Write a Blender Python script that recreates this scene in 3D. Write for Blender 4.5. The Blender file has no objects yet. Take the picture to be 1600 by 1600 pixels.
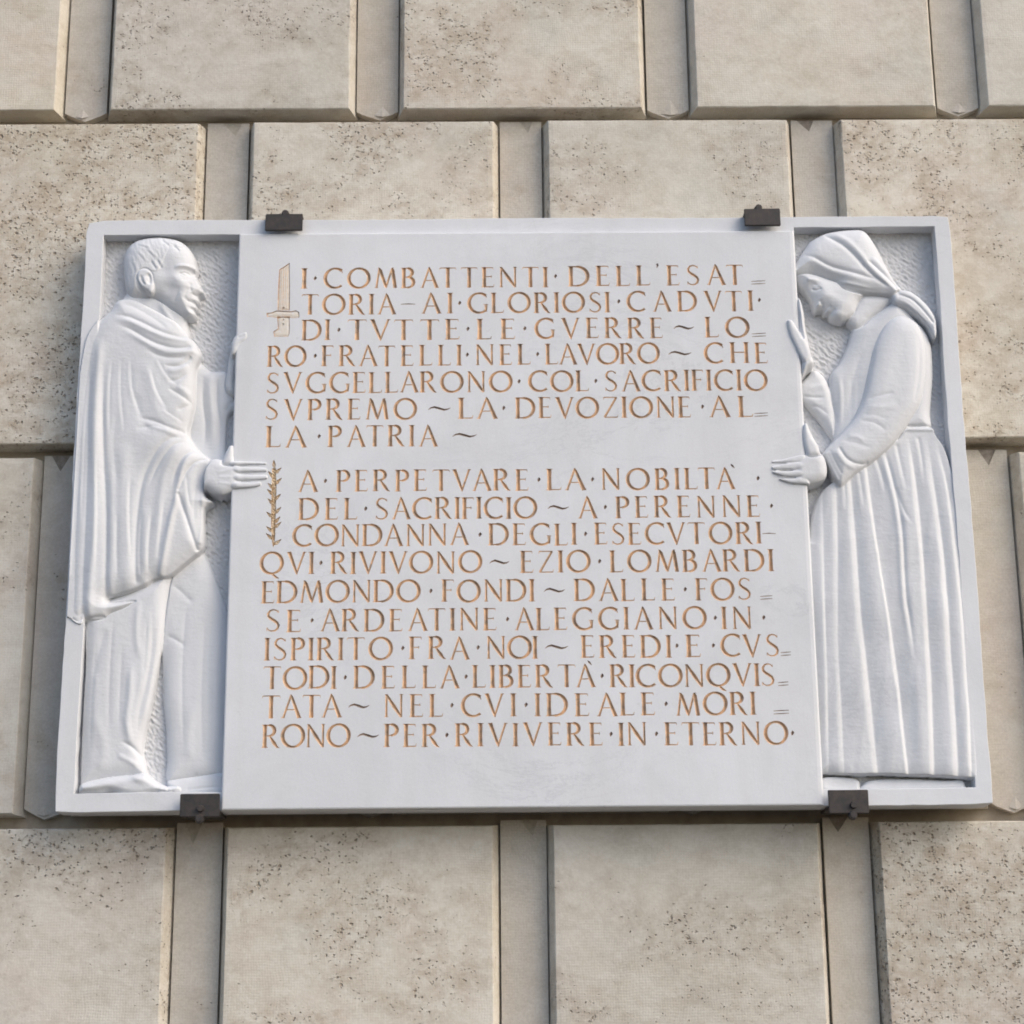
import bpy, bmesh, math, random
import numpy as np
from mathutils import Vector, Matrix
from mathutils.geometry import delaunay_2d_cdt

rnd = random.Random(7)
S = bpy.context.scene
COL = S.collection

# ------------------------------------------------------------------ camera
FPX = 3000.0                                  # focal length in pixels of the 1600 px photograph
CAM = np.array([-0.06079091, -4.19866821, -0.48674991])
TILT, YAW, ROLL = 0.27108586, 0.00943008, -0.00940192
_F = np.array([math.sin(YAW)*math.cos(TILT), math.cos(YAW)*math.cos(TILT), math.sin(TILT)])
_R = np.array([math.cos(YAW), -math.sin(YAW), 0.0])
_U = np.cross(_R, _F)
CR = math.cos(ROLL)*_R + math.sin(ROLL)*_U
CU = -math.sin(ROLL)*_R + math.cos(ROLL)*_U
cam_data = bpy.data.cameras.new("camera")
cam = bpy.data.objects.new("camera", cam_data)
COL.objects.link(cam)
cam.matrix_world = Matrix(((CR[0], CU[0], -_F[0], CAM[0]), (CR[1], CU[1], -_F[1], CAM[1]),
                           (CR[2], CU[2], -_F[2], CAM[2]), (0, 0, 0, 1)))
cam_data.sensor_width = 36.0
cam_data.lens = FPX/1600.0*36.0
cam_data.clip_start, cam_data.clip_end = 0.05, 500.0
S.camera = cam

# ------------------------------------------------------------------ light
SUN_EL, SUN_AZ = math.radians(38), math.radians(55)     # high, in front of the wall and to its right
world = bpy.data.worlds.new("World"); S.world = world
world.use_nodes = True
wn = world.node_tree; wn.nodes.clear()
sky = wn.nodes.new("ShaderNodeTexSky"); sky.sky_type = 'NISHITA'; sky.sun_disc = False
sky.sun_elevation = SUN_EL; sky.sun_rotation = math.pi - SUN_AZ
sky.air_density = 1.0; sky.dust_density = 3.0; sky.ozone_density = 1.0
bg = wn.nodes.new("ShaderNodeBackground"); bg.inputs[1].default_value = 0.15
wo = wn.nodes.new("ShaderNodeOutputWorld")
wn.links.new(sky.outputs[0], bg.inputs[0]); wn.links.new(bg.outputs[0], wo.inputs[0])
sl = bpy.data.lights.new("sun", 'SUN'); sl.energy = 0.65; sl.angle = math.radians(50); sl.color = (1.0, 0.93, 0.84)
so = bpy.data.objects.new("sun", sl); COL.objects.link(so)
sd = Vector((math.sin(SUN_AZ)*math.cos(SUN_EL), -math.cos(SUN_AZ)*math.cos(SUN_EL), math.sin(SUN_EL)))
so.rotation_euler = (-sd).to_track_quat('-Z', 'Y').to_euler(); so.location = sd*20
S.view_settings.view_transform = 'Standard'; S.view_settings.look = 'None'
S.view_settings.gamma = 1.0; S.view_settings.use_curve_mapping = False
S.view_settings.exposure = 0.49
S.cycles.pixel_filter_type = 'BLACKMAN_HARRIS'; S.cycles.filter_width = 1.85

# ------------------------------------------------------------------ helpers
def at(u, v, y):
    """the point of the vertical plane at depth y that the photograph shows at pixel (u, v)"""
    d = _F + CR*(u-800)/FPX - CU*(v-800)/FPX
    q = CAM + d*((y-CAM[1])/d[1])
    return float(q[0]), float(q[2])

def link(name, mesh, mat, parent=None):
    o = bpy.data.objects.new(name, mesh); COL.objects.link(o)
    if mat is not None and not mesh.materials: mesh.materials.append(mat)
    if parent is not None: o.parent = parent
    return o

def pydata(name, verts, faces, mat, parent=None, smooth=False):
    m = bpy.data.meshes.new(name); m.from_pydata([tuple(v) for v in verts], [], [tuple(f) for f in faces])
    if smooth: m.polygons.foreach_set('use_smooth', [True]*len(m.polygons))
    m.update()
    return link(name, m, mat, parent)

def frombm(name, bm, mat, parent=None, smooth=False):
    bmesh.ops.recalc_face_normals(bm, faces=bm.faces)
    m = bpy.data.meshes.new(name); bm.to_mesh(m); bm.free()
    if smooth: m.polygons.foreach_set('use_smooth', [True]*len(m.polygons))
    return link(name, m, mat, parent)

def empty(name, loc, label, cat, group=None):
    o = bpy.data.objects.new(name, None); COL.objects.link(o); o.location = loc
    o.empty_display_size = 0.1
    o['label'] = label; o['category'] = cat
    if group: o['group'] = group
    return o

def under(parent, o):
    """world-space mesh data under a thing whose empty is not at the origin"""
    o.parent = parent; o.matrix_parent_inverse = Matrix.Translation(parent.location).inverted(); return o

# ------------------------------------------------------------------ materials
class NT:
    def __init__(self, name):
        self.m = bpy.data.materials.new(name); self.m.use_nodes = True
        self.t = self.m.node_tree; self.t.nodes.clear()
        self.out = self.n("ShaderNodeOutputMaterial"); self.b = self.n("ShaderNodeBsdfPrincipled")
        self.l(self.b.outputs[0], self.out.inputs[0])
    def n(self, k, **kw):
        x = self.t.nodes.new(k)
        for a, v in kw.items(): setattr(x, a, v)
        return x
    def l(self, a, b): self.t.links.new(a, b)
    def val(self, sock, v):
        if isinstance(v, (int, float, tuple, list)): sock.default_value = v
        else: self.l(v, sock)
    def noise(self, vec, scale, detail=4, rough=.55, dist=0.0, dim='3D'):
        x = self.n("ShaderNodeTexNoise"); x.inputs['Scale'].default_value = scale
        x.inputs['Detail'].default_value = detail; x.inputs['Roughness'].default_value = rough
        x.inputs['Distortion'].default_value = dist; self.l(vec, x.inputs['Vector']); return x.outputs['Fac']
    def ramp(self, fac, stops):
        x = self.n("ShaderNodeValToRGB"); e = x.color_ramp.elements
        while len(e) < len(stops): e.new(0.5)
        for i, (p, c) in enumerate(stops):
            e[i].position = p; e[i].color = (c, c, c, 1) if isinstance(c, (int, float)) else (*c, 1)
        self.l(fac, x.inputs[0]); return x.outputs[0]
    def math(self, op, a, b=0.0, clamp=False):
        x = self.n("ShaderNodeMath", operation=op, use_clamp=clamp); self.val(x.inputs[0], a); self.val(x.inputs[1], b); return x.outputs[0]
    def mix(self, fac, a, b, mode='MIX'):
        x = self.n("ShaderNodeMix", data_type='RGBA', blend_type=mode)
        self.val(x.inputs[0], fac)
        for s, v in ((x.inputs[6], a), (x.inputs[7], b)):
            self.val(s, (*v, 1) if isinstance(v, tuple) else v)
        return x.outputs[2]
    def bump(self, h, strength, dist, prev=None):
        x = self.n("ShaderNodeBump"); x.inputs['Strength'].default_value = strength
        x.inputs['Distance'].default_value = dist; self.l(h, x.inputs['Height'])
        if prev is not None: self.l(prev, x.inputs['Normal'])
        return x.outputs[0]
    def mapping(self, vec, scale=(1, 1, 1), loc=(0, 0, 0), rot=(0, 0, 0)):
        x = self.n("ShaderNodeMapping"); x.inputs['Scale'].default_value = scale
        x.inputs['Location'].default_value = loc; x.inputs['Rotation'].default_value = rot
        self.l(vec, x.inputs['Vector']); return x.outputs[0]

def coords(nt, per_object=True):
    g = nt.n("ShaderNodeNewGeometry").outputs['Position']
    if not per_object: return g, None
    oi = nt.n("ShaderNodeObjectInfo").outputs['Random']
    c = nt.n("ShaderNodeCombineXYZ")
    nt.l(nt.math('MULTIPLY', oi, 37.0), c.inputs[0]); nt.l(nt.math('MULTIPLY', oi, 91.0), c.inputs[1]); nt.l(nt.math('MULTIPLY', oi, 53.0), c.inputs[2])
    a = nt.n("ShaderNodeVectorMath", operation='ADD'); nt.l(g, a.inputs[0]); nt.l(c.outputs[0], a.inputs[1])
    return a.outputs[0], oi

def travertine(name, dark=False):
    nt = NT(name); P, rndm = coords(nt)
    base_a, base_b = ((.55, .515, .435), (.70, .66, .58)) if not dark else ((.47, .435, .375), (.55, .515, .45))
    big = nt.noise(P, 2.6, 5, .6, .3)
    mid = nt.noise(P, 11, 5, .6)
    tone = nt.ramp(big, [(.3, 0.0), (.7, 1.0)])
    c = nt.mix(tone, base_a, base_b)
    # warm, pink and grey drifts in the bed of the stone
    pk = nt.ramp(nt.noise(nt.mapping(P, loc=(5, 2, 9)), 3.1, 4, .6), [(.5, 0.0), (.72, 1.0)])
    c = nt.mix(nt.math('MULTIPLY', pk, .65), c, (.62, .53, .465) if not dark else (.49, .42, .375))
    gr = nt.ramp(nt.noise(nt.mapping(P, loc=(15, 2, 3)), 4.3, 5, .65), [(.54, 0.0), (.75, 1.0)])
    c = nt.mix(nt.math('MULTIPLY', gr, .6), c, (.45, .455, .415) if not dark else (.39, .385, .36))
    yl = nt.ramp(nt.noise(nt.mapping(P, loc=(1, 22, 3)), 1.7, 3, .5), [(.5, 0.0), (.8, 1.0)])
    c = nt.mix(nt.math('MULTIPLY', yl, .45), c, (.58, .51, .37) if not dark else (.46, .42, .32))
    # cloudy crystalline mottling at hand scale
    mt = nt.noise(nt.mapping(P, loc=(31, 4, 8), scale=(1, 1, 1.5)), 17, 7, .68, .5)
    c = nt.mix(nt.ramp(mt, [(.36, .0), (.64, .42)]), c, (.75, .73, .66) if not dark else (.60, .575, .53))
    mt2 = nt.noise(nt.mapping(P, loc=(3, 44, 8), scale=(1, 1, 1.6)), 13, 6, .7, .6)
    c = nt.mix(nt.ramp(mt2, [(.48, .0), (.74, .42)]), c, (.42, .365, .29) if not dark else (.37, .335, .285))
    # grain
    gn = nt.noise(P, 180, 3, .7)
    c = nt.mix(.16, c, nt.ramp(gn, [(.3, .2), (.7, .8)]), 'OVERLAY')
    # clustered open pores
    den = nt.n("ShaderNodeAttribute", attribute_type='OBJECT', attribute_name='porosity').outputs['Fac']
    cn = nt.noise(nt.mapping(P, loc=(3, 7, 1), scale=(1, 1, 1.3)), 3.6, 5, .68, .4)
    clus = nt.math('MULTIPLY', nt.math('SUBTRACT', nt.math('ADD', cn, nt.math('MULTIPLY', den, .30)), .60), 5.0, True)
    veil = nt.noise(nt.mapping(P, loc=(3, 7, 1), scale=(1, 1, 1.4)), 24, 6, .75, .4)
    fine = nt.noise(nt.mapping(P, loc=(9, 7, 1), scale=(1, 1, 1.25)), 92, 3, .62, .1)
    hole_b = nt.noise(nt.mapping(P, loc=(2, 17, 1), scale=(1, 1, 1.3)), 40, 4, .6, .15)
    wv = nt.n("ShaderNodeTexNoise"); wv.inputs['Scale'].default_value = 60; wv.inputs['Detail'].default_value = 3; nt.l(P, wv.inputs['Vector'])
    wm = nt.n("ShaderNodeMix", data_type='VECTOR'); wm.inputs[0].default_value = .016
    nt.l(nt.mapping(P, scale=(1, 1, 1.25)), wm.inputs[4]); nt.l(wv.outputs['Color'], wm.inputs[5])
    def flecks(scale, size, k):
        v = nt.n("ShaderNodeTexVoronoi"); v.inputs['Scale'].default_value = scale; nt.l(wm.outputs[1], v.inputs['Vector'])
        sp = nt.n("ShaderNodeSeparateColor"); nt.l(v.outputs['Color'], sp.inputs[0])
        r = nt.math('MULTIPLY', nt.math('POWER', sp.outputs[0], 2.2), nt.math('MULTIPLY', nt.math('ADD', clus, .10), size))
        return nt.math('MULTIPLY', nt.math('SUBTRACT', r, v.outputs['Distance']), k, True)
    fl = nt.math('MAXIMUM', flecks(135, .56, 3.6), flecks(60, .30, 6.0))
    thr = nt.math('SUBTRACT', .765, nt.math('MULTIPLY', clus, .10 if dark else .155))
    pf = nt.math('MULTIPLY', nt.math('SUBTRACT', fine, thr), 7.5, True)
    thr2 = nt.math('SUBTRACT', .80, nt.math('MULTIPLY', clus, .135))
    pb = nt.math('MULTIPLY', nt.math('SUBTRACT', hole_b, thr2), 11.0, True)
    pores = nt.math('MAXIMUM', nt.math('MAXIMUM', nt.math('MULTIPLY', pf, .7), pb), nt.math('MULTIPLY', fl, .9))
    halo = nt.ramp(veil, [(.40, 0.0), (.62, 1.0)])
    c = nt.mix(nt.math('MULTIPLY', nt.math('MULTIPLY', clus, halo), .62), c, (.36, .285, .205))
    c = nt.mix(nt.math('MULTIPLY', pores, .72), c, (.185, .135, .09))
    # per stone brightness
    hv = nt.n("ShaderNodeHueSaturation"); nt.l(c, hv.inputs['Color'])
    nt.l(nt.math('ADD', nt.math('MULTIPLY', rndm, .10), .95), hv.inputs['Value'])
    nt.l(nt.math('ADD', nt.math('MULTIPLY', rndm, .25), .85), hv.inputs['Saturation'])
    nt.l(hv.outputs[0], nt.b.inputs['Base Color'])
    nt.b.inputs['Roughness'].default_value = .85
    nt.b.inputs['Specular IOR Level'].default_value = .25
    # bush-hammered grid tooling, worn away in places
    wob = nt.noise(P, 9, 2)
    gp = nt.n("ShaderNodeSeparateXYZ"); nt.l(P, gp.inputs[0])
    sx = nt.math('SINE', nt.math('ADD', nt.math('MULTIPLY', gp.outputs[0], 1050.0), nt.math('MULTIPLY', wob, 26.0)))
    sz = nt.math('SINE', nt.math('ADD', nt.math('MULTIPLY', gp.outputs[2], 1050.0), nt.math('MULTIPLY', wob, 21.0)))
    tool = nt.math('MULTIPLY', nt.math('ADD', sx, sz), nt.ramp(nt.noise(P, 5, 3), [(.38, 0.1), (.62, 1.0)]))
    n1 = nt.bump(tool, .10, .0009)
    n2 = nt.bump(nt.noise(P, 60, 6, .7), .45, .003, n1)
    n3 = nt.bump(nt.math('MULTIPLY', pores, -1.0), .9, .004, n2)
    nt.l(n3, nt.b.inputs['Normal'])
    return nt.m

def marble(name, tint=(.735, .755, .785), rough=False):
    nt = NT(name); P, _ = coords(nt, False)
    dark = tuple(x*.90 for x in tint)
    c = nt.mix(nt.ramp(nt.noise(P, 3.5, 6, .6, .8), [(.35, 0.0), (.65, 1.0)]), dark, tint)
    warm = nt.ramp(nt.noise(nt.mapping(P, loc=(4, 4, 4)), 6, 5, .6), [(.5, 0.0), (.75, 1.0)])
    c = nt.mix(nt.math('MULTIPLY', warm, .35), c, (.70, .70, .69))
    vein = nt.noise(nt.mapping(P, rot=(0, .6, 0), scale=(1, 1, 2.2)), 2.2, 7, .7, 1.6)
    vn = nt.ramp(vein, [(.478, 0.0), (.5, 1.0), (.522, 0.0)])
    vm = nt.ramp(nt.noise(nt.mapping(P, loc=(8, 1, 1)), 2.5, 2), [(.5, 0.0), (.68, 1.0)])
    c = nt.mix(nt.math('MULTIPLY', nt.math('MULTIPLY', vn, vm), .34), c, (.48, .50, .53))
    spot = nt.ramp(nt.noise(nt.mapping(P, loc=(1, 9, 1)), 55, 2, .5), [(.74, 0.0), (.80, 1.0)])
    c = nt.mix(nt.math('MULTIPLY', spot, .22), c, (.45, .44, .43))
    streak = nt.ramp(nt.noise(nt.mapping(P, loc=(2, 5, 3), scale=(9, 9, .9)), 2.4, 5, .65), [(.5, 0.0), (.74, 1.0)])
    c = nt.mix(nt.math('MULTIPLY', streak, .22), c, (.60, .60, .59))
    c = nt.mix(.10, c, nt.ramp(nt.noise(P, 330, 2, .7), [(.3, .2), (.7, .8)]), 'OVERLAY')
    nt.l(c, nt.b.inputs['Base Color'])
    nt.b.inputs['Roughness'].default_value = .55 if not rough else .75
    nt.b.inputs['Specular IOR Level'].default_value = .35
    n1 = nt.bump(nt.noise(P, 130, 5, .7), .22, .0010)
    chis = nt.noise(nt.mapping(P, rot=(0, .5, 0), scale=(1, 1, .22)), 210, 2, .5)
    n1 = nt.bump(chis, .16, .0009, n1)
    n2 = nt.bump(nt.noise(P, 16, 3, .5), .20, .004, n1)
    nt.l(n2, nt.b.inputs['Normal'])
    return nt.m

def paint(name, a, b, metal, rough, sc=90, wear=None):
    nt = NT(name); P, _ = coords(nt, False)
    c = nt.mix(nt.ramp(nt.noise(P, sc, 4, .6), [(.35, 0.0), (.65, 1.0)]), a, b)
    if wear:
        c = nt.mix(nt.ramp(nt.noise(nt.mapping(P, loc=(3, 1, 2)), sc*.8, 5, .7), [(.50, 0.0), (.64, wear[1])]), c, wear[0])
    nt.l(c, nt.b.inputs['Base Color']); nt.b.inputs['Metallic'].default_value = metal
    nt.b.inputs['Roughness'].default_value = rough
    nt.l(nt.bump(nt.noise(P, sc*2, 4, .6), .3, .0008), nt.b.inputs['Normal'])
    return nt.m

M_BLOCK = travertine("travertine_block")
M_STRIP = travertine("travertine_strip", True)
M_MARBLE = marble("white_marble")
M_GROUND = marble("picked_marble", (.66, .67, .69), True)
M_GOLD = paint("gilded_red_brown_paint", (.78, .54, .34), (.58, .41, .28), .1, .5, 60, ((.33, .265, .22), .75))
M_PALEGOLD = paint("worn_gilding", (.76, .72, .66), (.72, .65, .54), .0, .6, 160, ((.76, .75, .74), .8))
M_DOT = paint("dark_gilding", (.36, .27, .21), (.27, .21, .175), .05, .6, 60)
M_GRIME = paint("grimy_mortar", (.20, .17, .145), (.31, .275, .235), 0, .95, 80)
M_LEAF = paint("ochre_gilding", (.70, .55, .36), (.55, .40, .25), .05, .7, 140, ((.72, .68, .60), .75))
M_IRON = paint("dark_bronze", (.036, .034, .034), (.062, .050, .045), .15, .6, 60)
M_BOUNCE = paint("bounce_ground_brown", (.060, .050, .040), (.09, .076, .06), 0, .9, 4)  # dark brown for the added ground sheet, sets how much light it bounces up
M_JOINT = paint("dark_mortar", (.33, .285, .23), (.42, .37, .30), 0, .95, 30)
M_DIRT = paint("grey_mortar_fill", (.36, .33, .28), (.46, .425, .365), 0, .95, 80)

# ------------------------------------------------------------------ the wall of raised travertine blocks
wall = empty("stone_wall", (0, 0, -0.9), "weathered beige travertine wall of raised staggered blocks with sunk strips, behind the plaque", "wall")
PITCH, HALF = 0.7065, 0.2865             # column pitch and half block width
ROWS = [(-1.667, -0.867, 0, 0), (-0.830, -0.027, 1, -.013), (0.010, 0.815, 0, 0), (0.852, 1.655, 1, -.002), (1.692, 2.495, 0, 0), (2.532, 3.335, 1, 0)]
DEEP = 0.040
XC = {0: -0.692, 1: -0.343}                 # one block centre of each kind of row

def block_mesh(x0, x1, z0, z1, seed):
    """front face with slightly worn outline, four splayed sides, an irregular arris"""
    r = random.Random(seed); bm = bmesh.new()
    n = 14; sl = 0.0155
    def ring(inset, y, jit):
        pts = []
        cs = [(x0+inset, z0+inset), (x1-inset, z0+inset), (x1-inset, z1-inset), (x0+inset, z1-inset)]
        for k in range(4):
            a, b = cs[k], cs[(k+1) % 4]
            for i in range(n):
                t = i/n
                jx = r.gauss(0, jit) if i else 0; chip = (r.random() < .05)*r.uniform(.5, 1)*jit*4
                px, pz = a[0]+(b[0]-a[0])*t, a[1]+(b[1]-a[1])*t
                # inward normal
                nx, nz = [(0, 1), (-1, 0), (0, -1), (1, 0)][k]
                d = abs(jx)*.5+chip
                pts.append(bm.verts.new((px+nx*d, y+(r.gauss(0, jit*.4)), pz+nz*d)))
        return pts
    back = ring(-sl*1.2, DEEP+.020, 0.0)
    for v in back:
        if v.co.z < z0-.001: v.co.z = z0-.004
        if v.co.z > z1+.001: v.co.z = z1+.008
    mid = ring(-.0012, .0022, .0006)
    front = ring(.0012, 0.0, .0006)
    inner = ring(.012, -.0006, .0)
    N = len(back)
    for a, b in ((back, mid), (mid, front), (front, inner)):
        for i in range(N): bm.faces.new((a[i], a[(i+1) % N], b[(i+1) % N], b[i]))
    bm.faces.new(inner)
    return bm

# how open-pored each visible stone is
POR = {(1, .9, -1): 1.0, (1, .9, 0): .80, (1, .9, 1): .52, (1, .9, 2): .72, (0, 1.7, -1): .30, (0, 1.7, 0): .68, (0, 1.7, 1): .60, (0, 1.7, 2): .34, (0, 1.7, 3): .35,
       (1, -.8, -1): .62, (1, -.8, 0): .52, (1, -.8, 1): .50, (1, -.8, 2): .95, (0, 0.0, -1): .35, (0, 0.0, 2): .5, (0, 0.0, 3): .5}
seed = 0
for (z0, z1, k, dx) in ROWS:
    for j in range(-3, 4):
        xc = XC[k] + j*PITCH + dx
        if abs(xc) > 1.85: continue
        seed += 1
        jx = rnd.uniform(-.002, .002)
        o = frombm("block", block_mesh(xc-HALF+jx, xc+HALF+jx, z0+rnd.uniform(-.001, .001), z1+rnd.uniform(-.0015, .0015), seed), M_BLOCK)
        o['porosity'] = POR.get((k, round(z0, 1), j), rnd.choice([.2, .4, .7]))
        for p in o.data.polygons: p.use_smooth = False
        under(wall, o)
    for j in range(-4, 4):
        xs = XC[k] + (j+.5)*PITCH + dx
        if abs(xs) > 1.7: continue
        # sunk strip stone: flat face, shallow pointed lip at the foot, triangular notch at the head
        hw = PITCH/2-HALF-.0166
        bm = bmesh.new()
        yb = DEEP; lip = .011
        a0 = z0-.002+rnd.uniform(-.002, .002); a1 = z1+.016
        nw, nh = rnd.uniform(.014, .026), rnd.uniform(.026, .050)
        off = rnd.uniform(-.016, .016); skew = rnd.uniform(-.009, .009)
        out = [(-hw, a0+.012), (-hw*.72, a0+.004), (0+off*.5, a0-lip), (hw*.72, a0+.004), (hw, a0+.012), (hw, a1),
               (off+nw, a1), (off+skew, a1-nh), (off-nw, a1), (-hw, a1)]
        fv = [bm.verts.new((xs+x, yb-.006, z)) for x, z in out]
        bv = [bm.verts.new((xs+x, yb+.0175, z)) for x, z in out]
        bm.faces.new(fv)
        for i in range(len(out)): bm.faces.new((fv[i], bv[i], bv[(i+1) % len(out)], fv[(i+1) % len(out)]))
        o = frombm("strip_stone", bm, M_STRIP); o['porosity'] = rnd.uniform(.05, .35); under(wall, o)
        # mortar wedge set back in the notch
        bm = bmesh.new()
        tri = [(off+nw+.001, a1+.001), (off-nw-.001, a1+.001), (off+skew, a1-nh-.001)]
        yq = yb-.0035
        fv = [bm.verts.new((xs+x, yq, z)) for x, z in tri]; bv = [bm.verts.new((xs+x, yq+.02, z)) for x, z in tri]
        bm.faces.new(fv)
        for i in range(3): bm.faces.new((fv[i], fv[(i+1) % 3], bv[(i+1) % 3], bv[i]))
        o = frombm("mortar_wedge", bm, M_GRIME if (k == 1 and .5 < xs < .9) or (k == 0 and abs(xs) > 1.0 and z0 < .5) else M_DIRT); under(wall, o)
        # small raised chip of stone at the foot of the strip
        bm = bmesh.new()
        cx, cw, chh = off*.4+rnd.uniform(-.008, .008), rnd.uniform(.014, .024), rnd.uniform(.022, .040)
        vs = [bm.verts.new(p) for p in ((xs+cx-cw, yb-.0065, a0+.002), (xs+cx+cw, yb-.0065, a0+.002), (xs+cx, yb-.0065, a0+chh), (xs+cx, yb-.011, a0-.004))]
        for f in ((0, 3, 2), (3, 1, 2), (0, 1, 3), (0, 2, 1)): bm.faces.new([vs[i] for i in f])
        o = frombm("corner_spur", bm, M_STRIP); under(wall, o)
o = pydata("joint_bed", [(-2.4, DEEP+.018, -2.2), (2.4, DEEP+.018, -2.2), (2.4, DEEP+.018, 3.4), (-2.4, DEEP+.018, 3.4),
                         (-2.4, .40, -2.2), (2.4, .40, -2.2), (2.4, .40, 3.4), (-2.4, .40, 3.4)],
           [(0, 1, 2, 3), (4, 7, 6, 5), (0, 4, 5, 1), (3, 2, 6, 7), (0, 3, 7, 4), (1, 5, 6, 2)], M_JOINT)
under(wall, o)

bounce_ground = pydata("added_bounce_ground", [(-30, -40, -2.1), (30, -40, -2.1), (30, .2, -2.1), (-30, .2, -2.1)], [(0, 1, 2, 3)], M_BOUNCE)  # unseen ground sheet, added so the undersides get bounce light from below
bounce_ground['kind'] = 'structure'

# ------------------------------------------------------------------ the plaque: frame, sunk panels, tablet
plaque = empty("memorial_plaque", (0, -0.05, 0), "white marble relief plaque, two carved figures holding a gold-lettered tablet, clamped to the wall", "plaque")
YF, YR, YT = -0.090, -0.050, -0.101         # frame front, recess floor, tablet front
XS = [-1.0, -.9600, -.645, .6375, .9640, 1.0]
ZS = [0.0, .036, .040, 1.325, 1.335, 1.362]
TX0, TX1, TZ0, TZ1 = -.6455, .6365, 0.0, 1.3235
def refine(a, h):
    out = [a[0]]
    for p, q in zip(a[:-1], a[1:]):
        n = max(1, int(round((q-p)/h))); out += [p+(q-p)*k/n for k in range(1, n+1)]
    return out
FX, FZ = refine(XS, .028), refine(ZS, .028)
def cell_y(i, j):
    zc = (FZ[j]+FZ[j+1])/2; xc = (FX[i]+FX[i+1])/2
    if XS[2] < xc < XS[3]: return -.0875 if zc < 1.325 else YF
    if XS[1] < xc < XS[2] and .040 < zc < 1.325: return YR
    if XS[3] < xc < XS[4] and .036 < zc < 1.335: return YR
    return YF
bm = bmesh.new(); V = {}
def gv(x, y, z):
    k = (round(x, 5), round(y, 5), round(z, 5))
    if k not in V: V[k] = bm.verts.new(k)
    return V[k]
nx, nz = len(FX)-1, len(FZ)-1
for i in range(nx):
    for j in range(nz):
        y = cell_y(i, j)
        if y != YR:      # the floor of each sunk panel is a piece of its own
            bm.faces.new([gv(FX[i], y, FZ[j]), gv(FX[i+1], y, FZ[j]), gv(FX[i+1], y, FZ[j+1]), gv(FX[i], y, FZ[j+1])])
        if i+1 < nx and cell_y(i+1, j) != y:
            y2 = cell_y(i+1, j); x = FX[i+1]
            bm.faces.new([gv(x, y, FZ[j]), gv(x, y, FZ[j+1]), gv(x, y2, FZ[j+1]), gv(x, y2, FZ[j])])
        if j+1 < nz and cell_y(i, j+1) != y:
            y2 = cell_y(i, j+1); z = FZ[j+1]
            bm.faces.new([gv(FX[i], y, z), gv(FX[i+1], y, z), gv(FX[i+1], y2, z), gv(FX[i], y2, z)])
YB = -.016
for i in range(nx):
    for z, y, in ((0.0, cell_y(i, 0)), (FZ[-1], cell_y(i, nz-1))):
        bm.faces.new([gv(FX[i], y, z), gv(FX[i+1], y, z), gv(FX[i+1], YB, z), gv(FX[i], YB, z)])
for j in range(nz):
    for x in (-1.0, 1.0):
        bm.faces.new([gv(x, YF, FZ[j]), gv(x, YF, FZ[j+1]), gv(x, YB, FZ[j+1]), gv(x, YB, FZ[j])])
bk = [gv(x, YB, 0.0) for x in FX]+[gv(1.0, YB, z) for z in FZ[1:]]+[gv(x, YB, FZ[-1]) for x in FX[-2::-1]]+[gv(-1.0, YB, z) for z in FZ[-2:0:-1]]
bm.faces.new(bk)
# hand-worn arrises: every edge wanders a little, the outer corners are rubbed round
rr = random.Random(11)
for v in bm.verts:
    x, z = v.co.x, v.co.z
    if v.co.y < -.03 and not (abs(x-XS[2]) < .01 or abs(x-XS[3]) < .01):
        v.co.x += rr.gauss(0, .0005)+.0012*math.sin(z*9.1+x*3); v.co.z += rr.gauss(0, .0004)+.0010*math.sin(x*7.3+z)
    for cx, cz, r in ((-1, 1.362, .006), (1, 1.362, .003), (-1, 0, .002), (1, 0, .002)):
        if abs(x-cx) < .002 and abs(z-cz) < .002: v.co.x -= math.copysign(r, cx); v.co.z -= r if cz > 0 else -r
frame = frombm("frame", bm, M_MARBLE); under(plaque, frame)
bv = frame.modifiers.new("bevel", 'BEVEL'); bv.width = .0045; bv.segments = 3; bv.limit_method = 'ANGLE'; bv.angle_limit = math.radians(40)
bv.harden_normals = False

# deterministic value noise used for carved surfaces
_lat = np.random.RandomState(5).rand(257, 257)
def vnoise(X, Y):
    xi = np.floor(X).astype(int); yi = np.floor(Y).astype(int); fx = X-xi; fy = Y-yi
    fx = fx*fx*(3-2*fx); fy = fy*fy*(3-2*fy)
    g = lambda a, b: _lat[a % 256, b % 256]
    return (g(xi, yi)*(1-fx)+g(xi+1, yi)*fx)*(1-fy)+(g(xi, yi+1)*(1-fx)+g(xi+1, yi+1)*fx)*fy
def fbm(X, Y, o=3):
    s = 0; a = 1; t = 0
    for k in range(o): s = s+a*vnoise(X*2**k+13*k, Y*2**k+7*k); t += a; a *= .55
    return s/t-.5

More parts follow.
